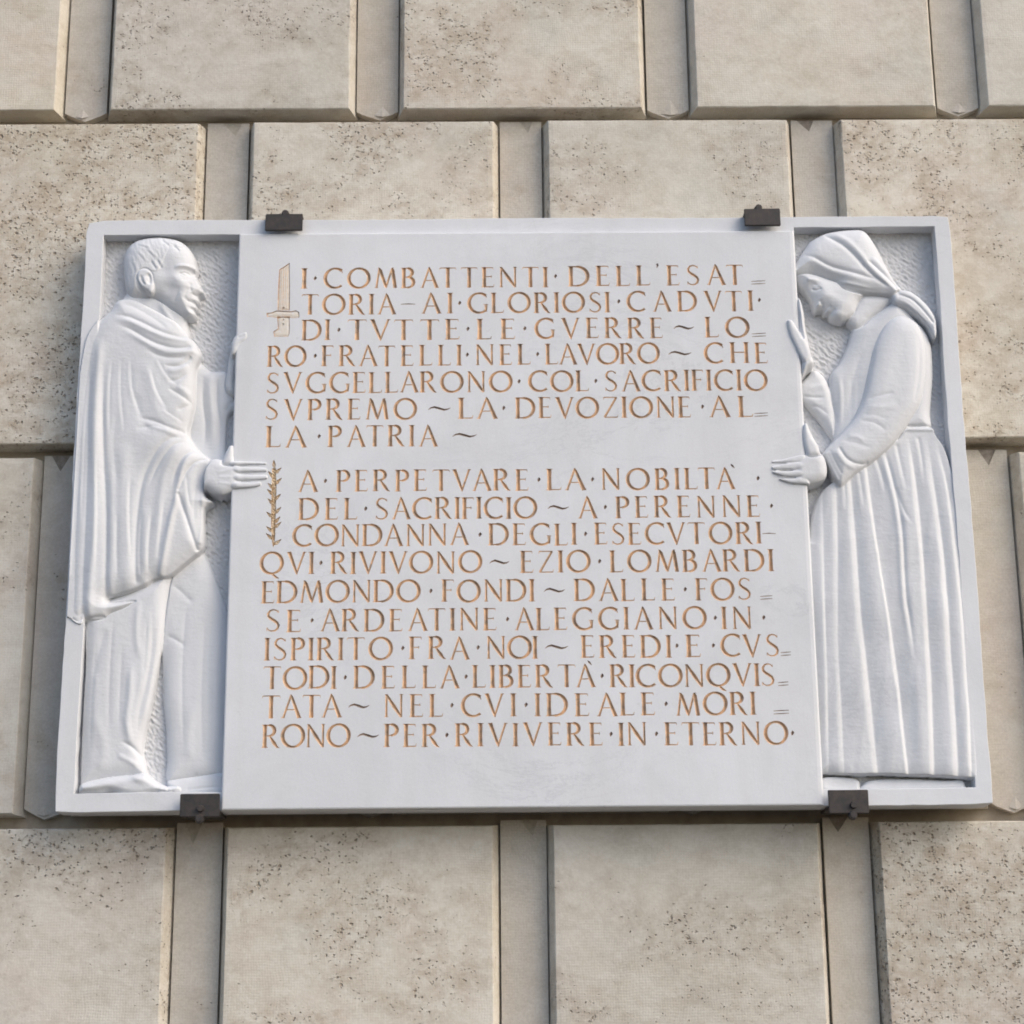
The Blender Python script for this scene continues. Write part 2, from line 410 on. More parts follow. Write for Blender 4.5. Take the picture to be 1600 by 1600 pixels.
def grid_mesh(name, xs, zs, Y, mat, keep=None):
    nxx, nzz = len(xs), len(zs)
    X, Z = np.meshgrid(xs, zs)
    co = np.stack([X, Y, Z], -1).reshape(-1, 3)
    idx = np.arange(nxx*nzz).reshape(nzz, nxx)
    f = np.stack([idx[:-1, :-1], idx[:-1, 1:], idx[1:, 1:], idx[1:, :-1]], -1)
    # analytic normals of the height field: shared by every piece cut from it, so pieces meet without a seam
    gz, gx = np.gradient(Y, zs, xs)
    nrm = np.stack([gx, -np.ones_like(Y), gz], -1); nrm /= np.linalg.norm(nrm, axis=-1, keepdims=True)
    nrm = nrm.reshape(-1, 3)
    f = f[keep] if keep is not None else f.reshape(-1, 4)
    used, inv = np.unique(f, return_inverse=True)
    co = co[used]; nrm = nrm[used]; f = inv.reshape(-1, 4)
    m = bpy.data.meshes.new(name)
    m.vertices.add(len(co)); m.vertices.foreach_set('co', co.astype(np.float32).ravel())
    m.loops.add(len(f)*4); m.loops.foreach_set('vertex_index', f.astype(np.int32).ravel())
    m.polygons.add(len(f)); m.polygons.foreach_set('loop_start', np.arange(0, len(f)*4, 4, dtype=np.int32))
    m.polygons.foreach_set('loop_total', np.full(len(f), 4, dtype=np.int32))
    m.polygons.foreach_set('use_smooth', np.ones(len(f), dtype=bool))
    m.update(calc_edges=True); m.validate()
    m.normals_split_custom_set_from_vertices(nrm.tolist())
    m.materials.append(mat)
    return m

for (x0, x1, z0, z1) in ((XS[1], XS[2], .040, 1.325), (XS[3], XS[4], .036, 1.335)):
    xs = np.linspace(x0-.001, x1+.001, int((x1-x0)/.0019)); zs = np.linspace(z0-.001, z1+.001, int((z1-z0)/.0019))
    X, Z = np.meshgrid(xs, zs)
    n = fbm((X+Z*.5)*210, (Z-X*.5)*150, 2)
    Y = YR - .0052*n - .0022*np.maximum(0, np.sin((X*.8+Z)*420+6*fbm(X*30, Z*30, 2)))*(.5+fbm(X*60, Z*60, 1)) - .0016*fbm(X*40, Z*40, 2)
    m = grid_mesh("panel_ground", xs, zs, Y, M_GROUND)
    o = link("panel_ground", m, M_GROUND); under(plaque, o)

# ------------------------------------------------------------------ lettering: V-cut Roman capitals
TH, TN = .087, .048                         # half widths of thick and thin strokes (cap height = 1)
def ln(x0, y0, x1, y1, w0, w1=None): return [(x0, y0, w0), (x1, y1, w0 if w1 is None else w1)]
def stem(x, y0=0, y1=1, w=TH, serif=True, both=True):
    """a vertical stem, waisted, with small bracketed serifs"""
    s = [[(x, y0, w*1.06), (x, (y0+y1)/2, w*.93), (x, y1, w*1.06)]]
    if serif:
        for y, d in ((y0, 1), (y1, -1)):
            s.append([(x-w-.055, y+d*.018, .014), (x, y+d*.022, .026), (x+w+.055, y+d*.018, .014)])
    return s
def serif(x, y, l=.085, r=.085, d=1): return [[(x-l, y+d*.018, .014), (x, y+d*.021, .024), (x+r, y+d*.018, .014)]]
def arc(cx, cy, rx, ry, a0, a1, tilt=12, n=22, thick=TH, thin=TN):
    pts = []
    for i in range(n+1):
        a = math.radians(a0+(a1-a0)*i/n)
        k = abs(math.cos(a-math.radians(tilt)))**1.4
        pts.append((cx+rx*math.cos(a), cy+ry*math.sin(a), thin+(thick-thin)*k))
    return pts
G = {}
G['I'] = (.16, stem(.08))
G['L'] = (.56, stem(.09) + [[(.09, .03, .028), (.46, .03, .026), (.53, .045, .02)], [(.52, .02, .022), (.555, .16, .010)]])
G['E'] = (.55, stem(.09) + [[(.09, .97, .028), (.48, .97, .024)], [(.475, .985, .02), (.50, .87, .010)], [(.09, .53, .026), (.40, .53, .022)],
                            [(.40, .60, .010), (.405, .53, .026), (.40, .46, .010)], [(.09, .03, .028), (.50, .03, .026)], [(.505, .02, .022), (.54, .16, .010)]])
G['F'] = (.50, stem(.09) + [[(.09, .97, .028), (.48, .97, .024)], [(.475, .985, .02), (.50, .86, .010)], [(.09, .52, .026), (.38, .52, .022)],
                            [(.38, .59, .010), (.385, .52, .026), (.38, .45, .010)]])
G['T'] = (.76, stem(.38, serif=False) + serif(.38, 0) + [[(.03, .97, .022), (.38, .972, .028), (.73, .97, .022)], [(.035, .985, .018), (.00, .87, .009)], [(.725, .985, .018), (.76, .87, .009)]])
G['H'] = (.80, stem(.09) + stem(.71) + [[(.09, .51, .028), (.71, .51, .028)]])
G['N'] = (.84, stem(.10, w=TN, serif=False) + serif(.10, 0) + stem(.74, w=TN, serif=False) + serif(.74, 1, d=-1) + [[(.03, .985, .014), (.12, .95, .05), (.42, .48, TH), (.745, .00, .05)]])
G['M'] = (1.02, [[(.08, 0, TN), (.21, .98, TN)], [(.20, .99, .03), (.25, .86, TH*.95), (.51, .08, TH*.8), (.53, .00, .02)], [(.52, .02, TN), (.80, .98, TN)],
                 [(.79, .99, .035), (.82, .86, TH), (.94, 0, TH)]] + serif(.08, 0) + serif(.94, 0) + [[(.13, .985, .012), (.21, .975, .03)], [(.80, .975, .03), (.89, .985, .012)]])
G['A'] = (.86, [[(.10, 0, TN), (.42, 1.0, TN*.9)], [(.40, 1.03, .018), (.45, .90, .058), (.77, 0, TH)], [(.23, .36, .025), (.62, .36, .025)]] + serif(.10, 0, .09, .07) + serif(.77, 0, .10, .10))
G['V'] = (.86, [[(.10, 1, TH), (.42, .10, .058), (.45, -.03, .018)], [(.43, .0, TN*.9), (.76, 1.0, TN)]] + serif(.10, 1, .10, .10, -1) + serif(.76, 1, .07, .09, -1))
G['O'] = (1.02, [arc(.51, .5, .455, .475, -95, 95), arc(.51, .5, .455, .475, 85, 275)])
G['Q'] = (1.02, [arc(.51, .5, .455, .475, -95, 95), arc(.51, .5, .455, .475, 85, 275), [(.42, .06, .018), (.52, .02, .045), (.70, -.14, .055), (.84, -.20, .016)]])
G['C'] = (.86, [arc(.51, .5, .455, .475, 48, 312), [(.80, .90, .014), (.835, .78, .024), (.825, .74, .010)]])
G['G'] = (.90, [arc(.51, .5, .455, .475, 48, 315)] + [[(.80, .90, .014), (.835, .78, .024), (.825, .74, .010)]] + [[(.82, .07, .045), (.82, .40, TH*.85)], [(.70, .425, .014), (.82, .425, .022), (.92, .425, .014)]])
G['D'] = (.88, stem(.09) + [[(.09, .97, .030), (.34, .97, .034)], [(.09, .03, .030), (.34, .03, .034)], arc(.34, .5, .455, .470, -92, 92)])
G['P'] = (.58, stem(.09) + [[(.09, .97, .028), (.28, .97, .032)], arc(.27, .735, .245, .235, -90, 92), [(.14, .50, .022), (.28, .50, .030)]])
G['R'] = (.74, stem(.09) + [[(.09, .97, .028), (.28, .97, .032)], arc(.27, .74, .235, .23, -90, 92), [(.09, .51, .024), (.28, .51, .030)],
                            [(.29, .51, .035), (.50, .20, TH*.95), (.62, .04, .052), (.73, -.01, .012)]])
G['B'] = (.62, stem(.09) + [[(.09, .97, .028), (.26, .97, .032)], arc(.26, .755, .215, .215, -90, 92), [(.09, .535, .026), (.28, .535, .028)],
                            arc(.28, .28, .26, .25, -92, 90), [(.09, .03, .028), (.28, .03, .032)]])
G['S'] = (.58, [[(.50, .84, .014), (.43, .94, .030), (.30, .975, .032), (.16, .93, .044), (.085, .80, .055), (.10, .68, .060), (.20, .58, .064), (.34, .49, .067), (.46, .39, .064), (.515, .27, .058),
                 (.48, .13, .050), (.37, .04, .036), (.23, .025, .030), (.11, .07, .028), (.05, .18, .012)], [(.50, .97, .010), (.505, .84, .022)], [(.045, .02, .010), (.045, .17, .022)]])
G['Z'] = (.72, [[(.07, .97, .026), (.66, .97, .026)], [(.075, .98, .02), (.04, .86, .010)], [(.63, .96, .052), (.09, .04, .052)], [(.06, .03, .026), (.66, .03, .026)], [(.655, .02, .02), (.70, .15, .010)]])
G['.'] = (.14, [[(.08, .61, .008), (.09, .54, .066), (.06, .47, .060), (.04, .40, .008)]])
G['-'] = (.80, [[(.0, .47, .016), (.40, .485, .026), (.80, .47, .014)]])
G['~'] = (1.0, [[(.0, .44, .012), (.12, .53, .034), (.28, .565, .050), (.50, .50, .056), (.70, .435, .050), (.86, .46, .032), (1.0, .53, .010)]])
G['='] = (.70, [[(.0, .16, .016), (.35, .175, .022), (.70, .19, .014)], [(.0, .03, .016), (.35, .045, .022), (.70, .06, .014)]])
G["'"] = (.12, [[(.05, 1.08, .050), (.07, .98, .045), (.03, .86, .008)]])
G['`'] = (.2, [[(-.02, 1.18, .010), (.06, 1.10, .05), (.16, .98, .012)]])

def seg_depth(P, segs):
    """depth of a V-cut at points P: steepest of all strokes"""
    D = np.full(len(P), -1.0)
    for (ax, ay, aw), (bx, by, bw) in segs:
        dx, dy = bx-ax, by-ay; L2 = dx*dx+dy*dy+1e-12
        t = np.clip(((P[:, 0]-ax)*dx+(P[:, 1]-ay)*dy)/L2, 0, 1)
        d = np.hypot(P[:, 0]-ax-t*dx, P[:, 1]-ay-t*dy)
        D = np.maximum(D, aw+(bw-aw)*t-d)
    return np.maximum(D, 0)

def build_cut(strokes, sub=None):
    verts = []; edges = []; faces = []
    segs = []
    for s in strokes:
        pts = [np.array(p[:2], float) for p in s]; w = [p[2] for p in s]
        for a, b in zip(s[:-1], s[1:]): segs.append((a, b))
        Lf, Rt = [], []
        for i, p in enumerate(pts):
            if i == 0: d = pts[1]-pts[0]
            elif i == len(pts)-1: d = pts[-1]-pts[-2]
            else:
                d1 = pts[i]-pts[i-1]; d2 = pts[i+1]-pts[i]; d = d1/np.linalg.norm(d1)+d2/np.linalg.norm(d2)
            d = d/np.linalg.norm(d); n = np.array([-d[1], d[0]])
            Lf.append(p+n*w[i]); Rt.append(p-n*w[i])
        poly = Rt+Lf[::-1]; b0 = len(verts)
        verts += [Vector(q) for q in poly]; faces.append(list(range(b0, len(verts))))
        c0 = len(verts); verts += [Vector(q) for q in pts]
        edges += [(c0+i, c0+i+1) for i in range(len(pts)-1)]
    vo, eo, fo, _, _, of = delaunay_2d_cdt(verts, edges, faces, 0, 1e-6, True)
    tri = [f for f, o in zip(fo, of) if len(o)]
    used = sorted({i for f in tri for i in f}); mp = {o: i for i, o in enumerate(used)}
    P = np.array([vo[i] for i in used]); tri = [tuple(mp[i] for i in f) for f in tri]
    D = seg_depth(P, segs)
    # rim vertices of the cut lie in the face of the tablet
    cnt = {}
    for f in tri:
        for a, b in zip(f, f[1:]+f[:1]):
            k = (min(a, b), max(a, b)); cnt[k] = cnt.get(k, 0)+1
    rim = {i for k, c in cnt.items() if c == 1 for i in k}
    for i in rim: D[i] = 0
    return P, tri, D

CUTS = {k: build_cut(v[1]) for k, v in G.items()}
CAP = .0500; CARVE = 1.3
LMESH = {}
def cut_mesh(ch, name, mat):
    if ch not in LMESH:
        P, tri, D = CUTS[ch]
        m = bpy.data.meshes.new(name)
        m.from_pydata([(p[0]*CAP, d*CAP*CARVE, p[1]*CAP) for p, d in zip(P, D)], [], tri); m.update()
        if sum(p.normal.y for p in m.polygons) > 0: m.flip_normals()
        m.materials.append(mat); LMESH[ch] = m
    return LMESH[ch]

# every line: (left baseline px, right baseline px) then tokens (text, x0, x1)
TEXT = [
 ((475, 451), (1160, 445), [("I", 472, 481), (".", 492), ("COMBATTENTI", 506, 855), (".", 868), ("DELL", 889, 1016), ("'", 1028), ("ESAT", 1043, 1162), ("=", 1174, 1196)]),
 ((480, 492), (1174, 485), [("TORIA", 471, 619), ("-", 626, 649), ("AI", 658, 706), (".", 718), ("GLORIOSI", 731, 952), (".", 967), ("CADVTI", 980, 1176), (".", 1187)]),
 ((475, 532), (1162, 527), [("DI", 472, 514), (".", 529), ("TVTTE", 543, 718), (".", 731), ("LE", 746, 805), (".", 820), ("GVERRE", 836, 1036), ("~", 1053, 1085), ("LO", 1103, 1171), ("=", 1175, 1197)]),
 ((425, 573), (1195, 567), [("RO", 418, 478), (".", 492), ("FRATELLI", 503, 720), (".", 730), ("NEL", 743, 829), (".", 840), ("LAVORO", 853, 1031), ("~", 1045, 1081), ("CHE", 1101, 1200)]),
 ((425, 615), (1185, 610), [("SVGGELLARONO", 416, 800), (".", 811), ("COL", 826, 920), (".", 931), ("SACRIFICIO", 945, 1199)]),
 ((425, 656.5), (1180, 651.5), [("SVPREMO", 414, 651), ("~", 669, 704), ("LA", 717, 778), (".", 787), ("DEVOZIONE", 806, 1080), (".", 1098), ("AL", 1108, 1177), ("=", 1179, 1200)]),
 ((425, 699), (690, 697), [("LA", 416, 479), (".", 498), ("PATRIA", 513, 684), ("~", 707, 745)]),
 ((490, 768.6), (1150, 764.5), [("A", 465, 497), (".", 508), ("PERPETVARE", 526, 826), (".", 842), ("LA", 855, 916), (".", 926), ("NOBILTA", 940, 1149), ("`", 1147), (".", 1185)]),
 ((470, 812.6), (1185, 807.8), [("DEL", 467, 558), (".", 571), ("SACRIFICIO", 586, 839), ("~", 856, 889), ("A", 903, 934), (".", 946), ("PERENNE", 963, 1188), (".", 1206)]),
 ((470, 854), (1185, 850), [("CONDANNA", 457, 733), (".", 750), ("DEGLI", 764, 900), (".", 915), ("ESECVTORI", 930, 1189), ("-", 1192, 1213)]),
 ((480, 897), (1200, 893), [("QVI", 406, 489), (".", 501), ("RIVIVONO", 517, 753), ("~", 765, 796), ("EZIO", 814, 922), (".", 937), ("LOMBARDI", 954, 1208)]),
 ((420, 942.5), (1030, 938.6), [("EDMONDO", 409, 656), (".", 673), ("FONDI", 691, 834), ("~", 850, 883), ("DALLE", 898, 1055), (".", 1071), ("FOS", 1088, 1174), ("=", 1188, 1207)]),
 ((420, 987.5), (1170, 982.8), [("SE", 415, 470), (".", 487), ("ARDEATINE", 500, 776), (".", 793), ("ALEGGIANO", 804, 1104), (".", 1118), ("IN", 1129, 1175), (".", 1194)]),
 ((420, 1032.3), (1100, 1026.5), [("ISPIRITO", 414, 613), (".", 629), ("FRA", 640, 734), (".", 747), ("NOI", 760, 839), ("~", 852, 888), ("EREDI", 909, 1048), (".", 1058), ("E", 1073, 1100), (".", 1115), ("CVS", 1127, 1218), ("=", 1220, 1236)]),
 ((430, 1077), (1200, 1072.5), [("TODI", 411, 524), (".", 539), ("DELLA", 553, 718), (".", 728), ("LIBERTA", 739, 931), ("`", 923), (".", 941), ("RICONQVIS", 954, 1211), ("=", 1216, 1232)]),
 ((430, 1122), (1170, 1117), [("TATA", 409, 534), ("~", 544, 577), ("NEL", 600, 692), (".", 706), ("CVI", 721, 805), (".", 822), ("IDEALE", 837, 1024), (".", 1041), ("MORI", 1057, 1180), ("=", 1209, 1233)]),
 ((420, 1168.4), (1230, 1163.7), [("RONO", 410, 547), ("~", 558, 592), ("PER", 601, 687), (".", 698), ("RIVIVERE", 712, 942), (".", 955), ("IN", 968, 1011), (".", 1026), ("ETERNO", 1040, 1232), (".", 1239)]),
]
OVER = {"A": .05, "V": .05, "T": .04}       # optical side-bearing of open letters
place = []
for (lb, rb, toks) in TEXT:
    (ux, uz), (wx, wz) = at(lb[0], lb[1], YT), at(rb[0], rb[1], YT)
    for tk in toks:
        s = tk[0]; ub = lb[1]+(rb[1]-lb[1])*(tk[1]-lb[0])/(rb[0]-lb[0])
        X0, Z0 = at(tk[1], ub, YT)
        zz = uz+(wz-uz)*(X0-ux)/(wx-ux)
        if len(tk) == 2:
            place.append((s, X0-G[s][0]*CAP/2, zz, 1.0)); continue
        X1, _ = at(tk[2], ub, YT)
        if s in "-~=":
            place.append((s, X0, zz, (X1-X0)/(G[s][0]*CAP))); continue
        nat = sum(G[c][0]*CAP for c in s)
        kern = []
        for a, b in zip(s[:-1], s[1:]):
            k = 1.0
            if a+b in ("AT", "TA", "AV", "VA", "LA", "LT", "TV", "VT", "VO", "OV", "CV", "AC", "RA", "DA", "AR", "AL"): k = .45
            if a+b in ("AV", "VA", "AT", "TA", "LT"): k = .1
            kern.append(k)
        sx = 1.0
        gap = (X1-X0-nat)/max(1e-6, sum(kern)) if kern else 0
        if gap < .0035 and kern: gap = .0035; sx = (X1-X0-gap*sum(kern))/nat
        if not kern: sx = (X1-X0)/nat
        if gap > .016: gap = .016; sx = (X1-X0-gap*sum(kern))/nat
        sx = min(max(sx, .80), 1.14)
        if kern: gap = (X1-X0-nat*sx)/sum(kern)
        x = X0
        for i, c in enumerate(s):
            place.append((c, x, zz+rnd.gauss(0, .0004), sx*rnd.uniform(.99, 1.01)))
            x += G[c][0]*CAP*sx + (gap*kern[i] if i < len(kern) else 0)

# the bayonet and the laurel branch: shallow gilded carvings
def px_pts(l): return [at(u, v, YT) for u, v in l]
def sculpt_cut(polys, depthf, step=.0022):
    """polys in metres; returns verts, tris, depth"""
    verts, faces = [], []
    for p in polys:
        if sum(p[i-1][0]*p[i][1]-p[i][0]*p[i-1][1] for i in range(len(p))) < 0: p = p[::-1]
        b0 = len(verts); verts += [Vector(q) for q in p]; faces.append(list(range(b0, len(verts))))
    A = np.array([list(v) for v in verts])
    g = []
    for x in np.arange(A[:, 0].min(), A[:, 0].max(), step):
        for z in np.arange(A[:, 1].min(), A[:, 1].max(), step): g.append(Vector((x, z)))
    vo, eo, fo, _, _, of = delaunay_2d_cdt(verts+g, [], faces, 0, 1e-6, True)
    tri = [f for f, o in zip(fo, of) if len(o)]
    used = sorted({i for f in tri for i in f}); mp = {o: i for i, o in enumerate(used)}
    P = np.array([vo[i] for i in used]); tri = [tuple(mp[i] for i in f) for f in tri]
    cnt = {}
    for f in tri:
        for a, b in zip(f, f[1:]+f[:1]): k = (min(a, b), max(a, b)); cnt[k] = cnt.get(k, 0)+1
    rim = {i for k, c in cnt.items() if c == 1 for i in k}
    D = depthf(P)
    for i in rim: D[i] = 0
    return P, tri, D
def poly_dist(P, poly, closed=True):
    d = np.full(len(P), 1e9); n = len(poly)
    for i in range(n if closed else n-1):
        ax, ay = poly[i]; bx, by = poly[(i+1) % n]; dx, dy = bx-ax, by-ay
        t = np.clip(((P[:, 0]-ax)*dx+(P[:, 1]-ay)*dy)/(dx*dx+dy*dy+1e-12), 0, 1)
        d = np.minimum(d, np.hypot(P[:, 0]-ax-t*dx, P[:, 1]-ay-t*dy))
    return d
blade = px_pts([(433.7, 485), (434.5, 450), (436.5, 421), (444, 416.5), (452.5, 410.5), (453, 450), (452.6, 485)])
guard = px_pts([(416.4, 489), (424, 488.5), (432, 485.2), (444, 486), (456, 486.4), (462, 484.8), (467.6, 488), (467.6, 496), (458, 497), (448, 495), (440, 494), (434, 497), (424, 495), (417, 495)])
grip = px_pts([(433, 495), (452.5, 495), (452.8, 512), (452.5, 521), (450, 526), (428.5, 526), (427, 518), (434, 514), (434, 505)])
def sword_depth(P):
    d = np.minimum.reduce([np.where(np.ones(len(P), bool), poly_dist(P, q), 0) for q in (blade, guard, grip)])
    D = .0014 - .0012*np.clip(d/.006, 0, 1) + .0006
    D = np.where(d < .0009, .0028, D)
    for (u, v) in ((442.4, 499.5), (442.4, 506.7), (443, 481)):
        cx, cz = at(u, v, YT); D = np.maximum(D, .0040*(np.hypot(P[:, 0]-cx, P[:, 1]-cz) < .0022))
    return D
SW = sculpt_cut([blade, guard, grip], sword_depth, .0010)
leaves = []
lr = random.Random(3)
for i, (v, s) in enumerate([(726, 0), (735, 1), (742, -1), (752, 1), (758, -1), (768, -1), (776, 1), (783, -1), (792, 0), (798, 1), (804, -1), (813, 1), (820, 1), (826, -1), (833, 0), (838, -1), (846, 1)]):
    cx = 428.5-(v-725)*.010
    bx, by = cx, v+6
    tx, ty = cx+s*lr.uniform(9.5, 13), v-5+lr.uniform(-1.5, 1.5)
    if s == 0: ty = v-8; tx = cx+lr.uniform(-3, 3)
    mx, my = (bx+tx)/2, (by+ty)/2
    L = math.hypot(tx-bx, ty-by); nxv, nyv = -(ty-by)/L, (tx-bx)/L; w = 3.0
    leaves.append(px_pts([(bx, by), (bx+(tx-bx)*.35+nxv*w, by+(ty-by)*.35+nyv*w), (tx+(bx-tx)*.25+nxv*w*.5, ty+(by-ty)*.25+nyv*w*.5), (tx, ty),
                          (tx+(bx-tx)*.25-nxv*w*.5, ty+(by-ty)*.25-nyv*w*.5), (bx+(tx-bx)*.35-nxv*w, by+(ty-by)*.35-nyv*w)]))
leaves.append(px_pts([(425, 732), (431, 731), (432, 760), (431, 800), (430, 835), (429, 850), (427, 856), (425, 848), (423.5, 820), (424, 780), (424.5, 750)]))
def leaf_depth(P):
    D = np.minimum.reduce([poly_dist(P, q) for q in leaves])
    return .0006+np.where(D < .0010, .0030, .0010+.0008*np.sin(P[:, 1]*900)*np.sin(P[:, 0]*700))
LF = sculpt_cut(leaves, leaf_depth, .0015)

# tablet front: one sheet with every cut left open
INS = .004
fx0, fx1, fz0, fz1 = TX0+INS, TX1-.011, TZ0+INS, TZ1-INS
verts = [Vector((fx0, fz0)), Vector((fx1, fz0)), Vector((fx1, fz1)), Vector((fx0, fz1))]; edges = [(0, 1), (1, 2), (2, 3), (3, 0)]
def rim_edges(tri):
    cnt = {}
    for f in tri:
        for a, b in zip(f, f[1:]+f[:1]): k = (min(a, b), max(a, b)); cnt[k] = cnt.get(k, 0)+1
    return [k for k, c in cnt.items() if c == 1]
RIMS = {k: rim_edges(v[1]) for k, v in CUTS.items()}
shapes = []                                 # (min x, max x, min z, max z, triangle corner arrays)
def put(P, tri, rim, ox, oz, kx, kz):
    Q = np.stack([ox+P[:, 0]*kx, oz+P[:, 1]*kz], 1); used = sorted({i for e in rim for i in e}); mp = {o: i for i, o in enumerate(used)}
    b0 = len(verts); verts.extend(Vector(Q[i]) for i in used); edges.extend((b0+mp[a], b0+mp[b]) for a, b in rim)
    shapes.append((Q[:, 0].min(), Q[:, 0].max(), Q[:, 1].min(), Q[:, 1].max(), Q[np.array(tri)]))
for (c, x, z, sx) in place: put(CUTS[c][0], CUTS[c][1], RIMS[c], x, z, CAP*sx, CAP)
for (P, t_, D) in (SW, LF): put(P, t_, rim_edges(t_), 0, 0, 1, 1)
def covered(p):
    for x0, x1, z0, z1, T in shapes:
        if x0 <= p[0] <= x1 and z0 <= p[1] <= z1:
            c = [(T[:, (k+1) % 3, 0]-T[:, k, 0])*(p[1]-T[:, k, 1])-(T[:, (k+1) % 3, 1]-T[:, k, 1])*(p[0]-T[:, k, 0]) for k in range(3)]
            m = np.minimum.reduce(c); M = np.maximum.reduce(c)
            if ((m >= 0) | (M <= 0)).any(): return True
    return False
vo, eo, fo, _, oe, _ = delaunay_2d_cdt(verts, edges, [], 0, 1e-7, True)
wallset = {(min(e), max(e)) for e, o in zip(eo, oe) if len(o)}
e2f = {}
for i, f in enumerate(fo):
    for a, b in zip(f, list(f[1:])+[f[0]]): e2f.setdefault((min(a, b), max(a, b)), []).append(i)
comp = [-1]*len(fo); tri = []; nc = 0
VA = np.array(vo)
def area(f): (ax, ay), (bx, by), (cx, cy) = VA[f[0]], VA[f[1]], VA[f[2]]; return abs((bx-ax)*(cy-ay)-(by-ay)*(cx-ax))
for i0 in range(len(fo)):
    if comp[i0] >= 0: continue
    comp[i0] = nc; st = [i0]; mem = []
    while st:
        i = st.pop(); mem.append(i); f = fo[i]
        for a, b in zip(f, list(f[1:])+[f[0]]):
            k = (min(a, b), max(a, b))
            if k in wallset: continue
            for j in e2f[k]:
                if comp[j] < 0: comp[j] = nc; st.append(j)
    nc += 1
    bigf = max(mem, key=lambda i: area(fo[i])); p = VA[list(fo[bigf])].mean(0)
    if not covered(p): tri += [fo[i] for i in mem]
print('plate faces', len(fo), len(tri), nc)
bm = bmesh.new(); bvv = {}
for f in tri:
    vs = []
    for i in f:
        if i not in bvv: bvv[i] = bm.verts.new((vo[i][0], YT, vo[i][1]))
        vs.append(bvv[i])
    try: bm.faces.new(vs)
    except ValueError: pass
corner = [bm.verts.new((x, YT, z)) for x, z in ((fx0, fz0), (fx1, fz0), (fx1, fz1), (fx0, fz1))]
def rect(x0, x1, z0, z1, y): return [bm.verts.new((x, y, z)) for x, z in ((x0, z0), (x1, z0), (x1, z1), (x0, z1))]
r1 = rect(fx0-.0026, fx1+.007, fz0-.0026, fz1+.0026, YT+.0010)
r2 = rect(TX0, TX1, TZ0, TZ1, YT+.0045); r3 = rect(TX0, TX1, TZ0, TZ1, -.0885)
for a, b in ((corner, r1), (r1, r2), (r2, r3)):
    for i in range(4): bm.faces.new((a[i], a[(i+1) % 4], b[(i+1) % 4], b[i]))
bm.normal_update()
tm = bpy.data.meshes.new("tablet"); bm.to_mesh(tm); bm.free()
tablet = link("tablet", tm, M_MARBLE); under(plaque, tablet)

names = {'.': 'interpunct', '-': 'dash', '~': 'flourish_dash', '=': 'hyphen_mark', "'": 'apostrophe', '`': 'accent'}
letters = [p for p in place if p[0] not in names]
order = sorted(range(len(letters)), key=lambda i: -G[letters[i][0]][0]*letters[i][3])
big = set(order[:300])
print("letters", len(letters), "marks", len(place)-len(letters))
rest_v, rest_f = [], []
li = -1
for (c, x, z, sx) in place:
    if c not in names:
        li += 1
        if li not in big:
            P, t_, D = CUTS[c]; b0 = len(rest_v)
            rest_v += [(x+p[0]*CAP*sx, YT+d*CAP*CARVE, z+p[1]*CAP) for p, d in zip(P, D)]; rest_f += [tuple(b0+i for i in f) for f in t_]
            continue
    nm = names.get(c, 'letter')
    o = link(nm, cut_mesh(c, nm, M_GOLD if c not in names else M_DOT), None)
    o.location = (x, YT, z); o.scale = (sx, 1, 1); o.parent = tablet
if rest_v:
    o = pydata("letter", rest_v, rest_f, M_GOLD); o['kind'] = 'stuff'; o.parent = tablet
    if sum(p.normal.y for p in o.data.polygons) > 0: o.data.flip_normals()
for nm, (P, t_, D), lab in (("sword_emblem", SW, "gilded bayonet carved beside the first lines"), ("laurel_emblem", LF, "gilded laurel branch carved beside the second paragraph")):
    o = pydata(nm, [(p[0], YT+d, p[1]) for p, d in zip(P, D)], t_, M_PALEGOLD if nm[0] == 's' else M_LEAF)
    o['label'] = lab; o.parent = tablet
    if nm[0] == 's':
        o.data.materials.append(M_GOLD)
        cen = np.array([[p.center.x, p.center.z] for p in o.data.polygons])
        dd = np.minimum.reduce([poly_dist(cen, q) for q in (blade, guard, grip)])
        hatch = (np.abs(np.mod(cen[:, 0]*1000, 4.6)-2.3) < .55) & (cen[:, 1] > at(440, 484, YT)[1])
        for p, d, h in zip(o.data.polygons, dd, hatch): p.material_index = 1 if (d < .0013 or h) else 0
    if sum(p.normal.y for p in o.data.polygons) > 0: o.data.flip_normals()

# ------------------------------------------------------------------ the two carved figures (height fields in mm above the recess floor)
def spl(pts, closed=False, n=5):
    p = np.array(pts, float)[:, :2]; N = len(p); out = []
    rng = range(N) if closed else range(N-1)
    for i in rng:
        if closed: a, b, c, d = p[(i-1) % N], p[i], p[(i+1) % N], p[(i+2) % N]
        else: a, b, c, d = p[max(i-1, 0)], p[i], p[i+1], p[min(i+2, N-1)]
        for k in range(n):
            t = k/n
            out.append(.5*((2*b)+(c-a)*t+(2*a-5*b+4*c-d)*t*t+(3*b-a-3*c+d)*t**3))
    if not closed: out.append(p[-1])
    return np.array(out)
def sstep(x, a, b):
    t = np.clip((x-a)/(b-a), 0, 1); return t*t*(3-2*t)

